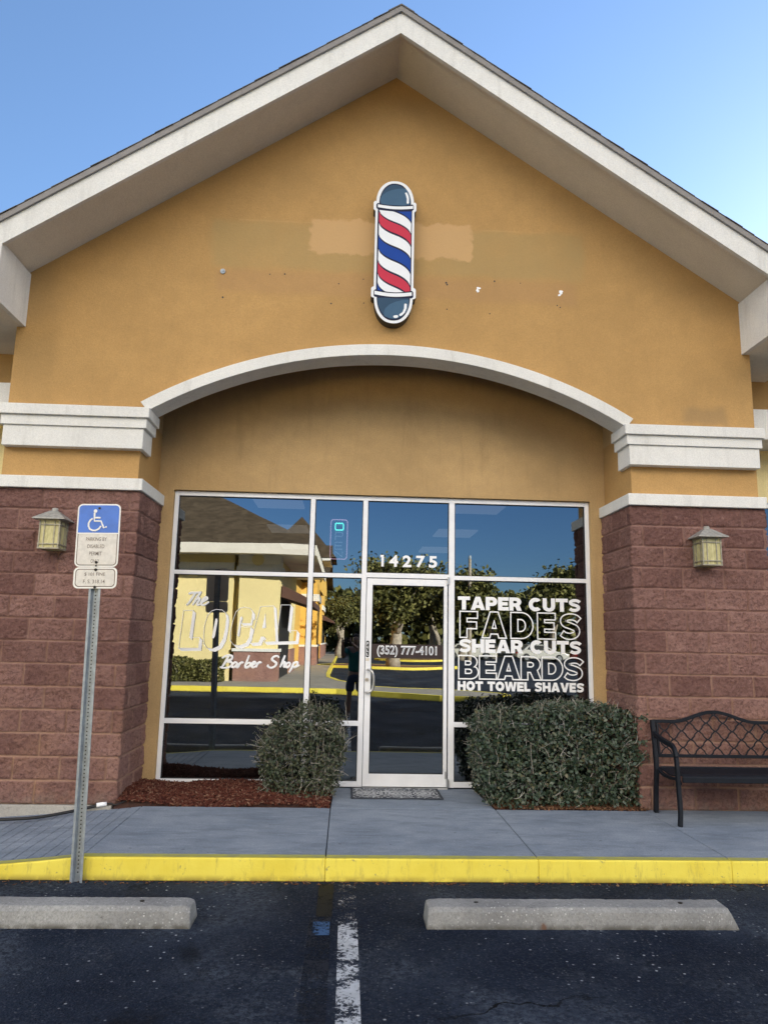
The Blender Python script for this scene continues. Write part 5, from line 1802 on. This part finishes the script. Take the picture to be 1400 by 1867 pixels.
o2 = plant_oak(9.0, -52, 8.2, 5, 57, 'live oak behind the pale parked car', 13000, .19, 1.6, .15)
for i, (x, y, s_, rz, lb) in enumerate(((-1.0, -54, .82, 40, 'live oak standing nearest the far end of the wing'), (8.6, -62, 1.02, 200, 'live oak in the back row left of the cream car'), (13.2, -60, 1.0, 300, 'live oak behind the silver car'),
                                   (18.2, -58, 1.12, 75, 'live oak behind the red car'), (23.5, -56, 1.05, 150, 'live oak at the far right of the car row'), (28.5, -60, 1.2, 20, 'tallest live oak right of the car row'), (33.5, -62, 1.05, 120, 'live oak at the far end of the back row'), (8.0, -65, 1.15, 260, 'live oak in the back row behind the utility pole'))):
    c_ = copy_tree(o2 if i % 2 else o1)
    k = (8.2 if i % 2 == 0 else 8.0) / 7.5
    c_.location = (x, y, G)
    c_.rotation_euler = (0, 0, R(rz))
    c_.scale = tuple(v * s_ for v in c_.scale)
    c_['label'] = lb
# far wood closing the lot
rg = np.random.RandomState(99)
N = 26000
X = rg.uniform(-60, 120, N)
hh = 5.6 + 2.2 * vnoise(X, X * 0, .12, 5) + 1.4 * vnoise(X, X * 0, .5, 6)
C = np.stack([X, -78 + rg.normal(0, 2.2, N), G + hh * rg.rand(N) ** .8], 1)
wd = leaves('far_wood', C, rg.normal(size=C.shape) + np.array([0, .3, .5]), 1.1, .7, rg, m_oak)
tag(wd, 'far line of dark trees closing the parking lot', kind='stuff')

# utility pole
up_ = thing('utility_pole', 'tall brown wooden utility pole rising above the far trees', 'utility pole', (9.5, -50.5, G))
MB().tube([(9.5, -50.5, G), (9.5, -50.5, 8.1)], [.17, .12], 10).build('pole', m_bark, up_)
MB().tube([(9.5, -50.5, 8.1), (9.5, -50.5, 8.35)], [.125, .11], 10).build('pole_cap', m_galv, up_)

# cars
def car(x, y, colr, label, L=4.6):
    t = thing('parked_car', label, 'car', (x, y, G), 'cars parked across the lot')
    pm = plain('car_paint', colr, .3, .25, .03, 3)
    z = G
    low = [(-L / 2, .32), (-L / 2 + .04, .62), (-L / 2 + .25, .86), (-L / 2 + .9, .93), (L / 2 - 1.25, .93), (L / 2 - .35, .80), (L / 2 - .03, .62), (L / 2, .34), (L / 2 - .15, .24), (-L / 2 + .15, .24)]
    b = MB(); b.prism([(x + a, y - .86, z + c_) for a, c_ in low], (0, 1.72, 0))
    cab = [(-L / 2 + .55, .92), (-L / 2 + 1.15, 1.36), (-L / 2 + 1.7, 1.44), (L / 2 - 2.1, 1.42), (L / 2 - 1.2, .92)]
    n = len(cab)
    vs = [(x + a, y - (.80 if c_ < 1 else .58), z + c_) for a, c_ in cab] + [(x + a, y + (.80 if c_ < 1 else .58), z + c_) for a, c_ in cab]
    b.add(vs, [tuple(range(n - 1, -1, -1)), tuple(range(n, 2 * n))] + [(i, (i + 1) % n, n + (i + 1) % n, n + i) for i in range(n)])
    body = b.build('body', pm, t, bevel=.06, seg=3)
    win = [(-L / 2 + .95, .97), (-L / 2 + 1.25, 1.30), (-L / 2 + 1.75, 1.36), (L / 2 - 2.15, 1.35), (L / 2 - 1.5, .97)]
    for s in (-1, 1):
        g_ = MB()
        pts = [(x + a, y + s * (.80 - .22 * (c_ - .92) / .5 + .012), z + c_) for a, c_ in win]
        g_.prism(pts, (0, -s * .012, 0))
        g_.build('side_window', m_gasket, t)
    for sx_ in (-L / 2 + .85, L / 2 - .88):
        for s in (-1, 1):
            w_ = MB(); yc = y + s * .80
            w_.tube([(x + sx_, yc - .10, z + .33), (x + sx_, yc + .10, z + .33)], .33, 20)
            wo = w_.build('wheel', m_black, t, bevel=.02)
            h_ = MB(); h_.tube([(x + sx_, yc + s * .05, z + .33), (x + sx_, yc + s * .112, z + .33)], .20, 14); h_.build('rim', m_brushed, wo)
    for sgn, nm, cc in ((1, 'headlight', (.7, .7, .7)), (-1, 'tail_light', (.5, .02, .02))):
        for s in (-1, 1):
            h_ = MB(); h_.box(*sorted((x + sgn * (L / 2 - .22), x + sgn * (L / 2 - .005))), y + s * .62 - .16, y + s * .62 + .16, z + .60, z + .72)
            h_.build(nm, plain(nm + '_lens', cc, .2), t)
    return t
car(16.2, -54.5, (.62, .60, .55), 'long pale silver sedan parked side on beyond the far lot')
car(10.3, -56.0, (.66, .64, .58), 'cream sedan parked left of the silver one')
car(21.6, -55.5, (.42, .02, .02), 'red sedan parked right of the silver one')

# ------------------------------------------------------------------ the photographer, mirrored beside the door
def skin(name, verts, edges, rad, mt, parent, lv=2):
    me = bpy.data.meshes.new(name)
    me.from_pydata(verts, edges, [])
    o = bpy.data.objects.new(name, me)
    COL.objects.link(o)
    me.materials.append(mt.m)
    md = o.modifiers.new('skin', 'SKIN')
    md.branch_smoothing = 0.6
    if not me.skin_vertices:
        me.skin_vertices.new(name='')
    for i, r_ in enumerate(rad):
        rx, ry = r_ if isinstance(r_, tuple) else (r_, r_)
        me.skin_vertices[0].data[i].radius = (rx, ry)
        me.skin_vertices[0].data[i].use_root = (i == 0)
    sb = o.modifiers.new('sub', 'SUBSURF'); sb.levels = lv; sb.render_levels = lv
    me.polygons.foreach_set('use_smooth', [True] * len(me.polygons))
    md.use_smooth_shade = True
    o.parent = parent
    o.matrix_parent_inverse = parent.matrix_basis.inverted()
    return o
ps = thing('person', 'person in dark green shirt and dark shorts holding up a phone with both hands', 'person', (-.16, -7.40, G))
m_skin = plain('skin', (.33, .19, .13), .5, 0, .05)
m_shirt = plain('green_shirt', (.018, .15, .125), .85, 0, .15, 8)
m_short = plain('dark_shorts', (.04, .05, .075), .9, 0, .15, 8)
px0, py0 = -.16, -7.42
V_ = [(px0, py0, .78), (px0, py0 - .01, .95), (px0, py0, 1.14), (px0, py0 + .01, 1.27), (px0, py0 + .01, 1.335), (px0, py0 + .02, 1.40), (px0, py0 + .035, 1.47), (px0, py0 + .03, 1.56)]
E2 = [(0, 1), (1, 2), (2, 3), (3, 4), (4, 5), (5, 6), (6, 7)]
Rd = [(.145, .105), (.150, .110), (.165, .115), (.120, .09), (.055, .055), (.065, .075), (.078, .098), (.055, .07)]
def ch(parent, pts, rads):
    k = parent
    for p, r_ in zip(pts, rads):
        V_.append(p); Rd.append(r_); E2.append((k, len(V_) - 1)); k = len(V_) - 1
    return k
for s in (-1, 1):
    kk = ch(0, [(px0 + s * .095, py0, .66), (px0 + s * .12, py0 + .015, .34), (px0 + s * .135, py0 - .01, .12), (px0 + s * .14, py0 - .02, -.07), (px0 + s * .15, py0 + .05, -.115), (px0 + s * .165, py0 + .15, -.125)],
            [.088, .058, .058, .040, .040, .030])
    wr = (-.367 + s * .082 + .0, -7.045, 1.415)
    kk = ch(3, [(px0 + s * .19, py0, 1.265), (px0 + s * .27, py0 + .15, 1.09), ((px0 + s * .27 + wr[0]) / 2, -7.15, 1.25), wr, (wr[0] + s * .004, -7.02, 1.455)],
            [.062, .047, .041, .028, (.034, .020)])
    hx, hy, hz = V_[kk]
    for f_, (dz_, ln) in enumerate(((.045, .030), (.025, .034), (.005, .033), (-.015, .028))):
        ch(kk, [(hx + s * .006, hy + .022, hz + dz_), (hx - s * .004, hy + .044, hz + dz_ + .002), (hx - s * .020, hy + .048 - .004 * f_, hz + dz_ + .004)], [.009, .0085, .007])
    ch(kk, [(hx - s * .020, hy - .002, hz - .008), (hx - s * .038, hy + .012, hz + .008), (hx - s * .050, hy + .018, hz + .024)], [.011, .010, .008])
skin('body', V_, E2, Rd, m_skin, ps)
Vs = [(px0, py0, .74), (px0, py0 - .01, .92), (px0, py0, 1.12), (px0, py0 + .01, 1.255), (px0, py0 + .01, 1.32)]
Es = [(0, 1), (1, 2), (2, 3), (3, 4)]
Rs = [(.178, .132), (.172, .128), (.185, .130), (.135, .10), (.075, .07)]
for s in (-1, 1):
    k0 = len(Vs)
    Vs += [(px0 + s * .19, py0, 1.262), (px0 + s * .25, py0 + .10, 1.14)]
    Rs += [.076, .070]
    Es += [(3, k0), (k0, k0 + 1)]
skin('shirt', Vs, Es, Rs, m_shirt, ps)
Vs = [(px0, py0, .80), (px0, py0, .70)]; Es = [(0, 1)]; Rs = [(.165, .125), (.165, .125)]
for s in (-1, 1):
    k0 = len(Vs)
    Vs += [(px0 + s * .098, py0, .60), (px0 + s * .115, py0 + .01, .36)]
    Rs += [.108, .098]
    Es += [(1, k0), (k0, k0 + 1)]
skin('shorts', Vs, Es, Rs, m_short, ps)
skin('hair', [(px0, py0 + .005, 1.50), (px0, py0 + .005, 1.56), (px0, py0 + .015, 1.595)], [(0, 1), (1, 2)], [(.080, .090), (.080, .095), (.05, .06)], plain('dark_hair', (.02, .015, .012), .8), ps)
fcm = MB()
for s in (-1, 1):
    fcm.disc((px0 + s * .031, py0 + .131, 1.485), .010, h=-.004, n=10)
fcm.build('eyes', m_black, ps)
skin('nose', [(px0, py0 + .125, 1.49), (px0, py0 + .142, 1.455)], [(0, 1)], [.008, .013], m_skin, ps)
for s in (-1, 1):
    skin('shoe', [(px0 + s * .14, py0 - .04, -.105), (px0 + s * .155, py0 + .07, -.115), (px0 + s * .17, py0 + .19, -.125)], [(0, 1), (1, 2)], [(.042, .04), (.044, .034), (.036, .024)], plain('shoe_leather', (.03, .03, .03), .6), ps)
ph = thing('phone', 'black phone held up at arm length by the person', 'phone', (-.367, -6.985, 1.44))
MB().box(-.403, -.331, -6.988, -6.980, 1.372, 1.519).build('phone_body', m_black, ph, bevel=.003)
lnz = MB()
lnz.disc((-.385, -6.9795, 1.495), .007, h=-.002); lnz.disc((-.385, -6.9795, 1.475), .007, h=-.002)
lnz.build('camera_lenses', m_brushed, ph)
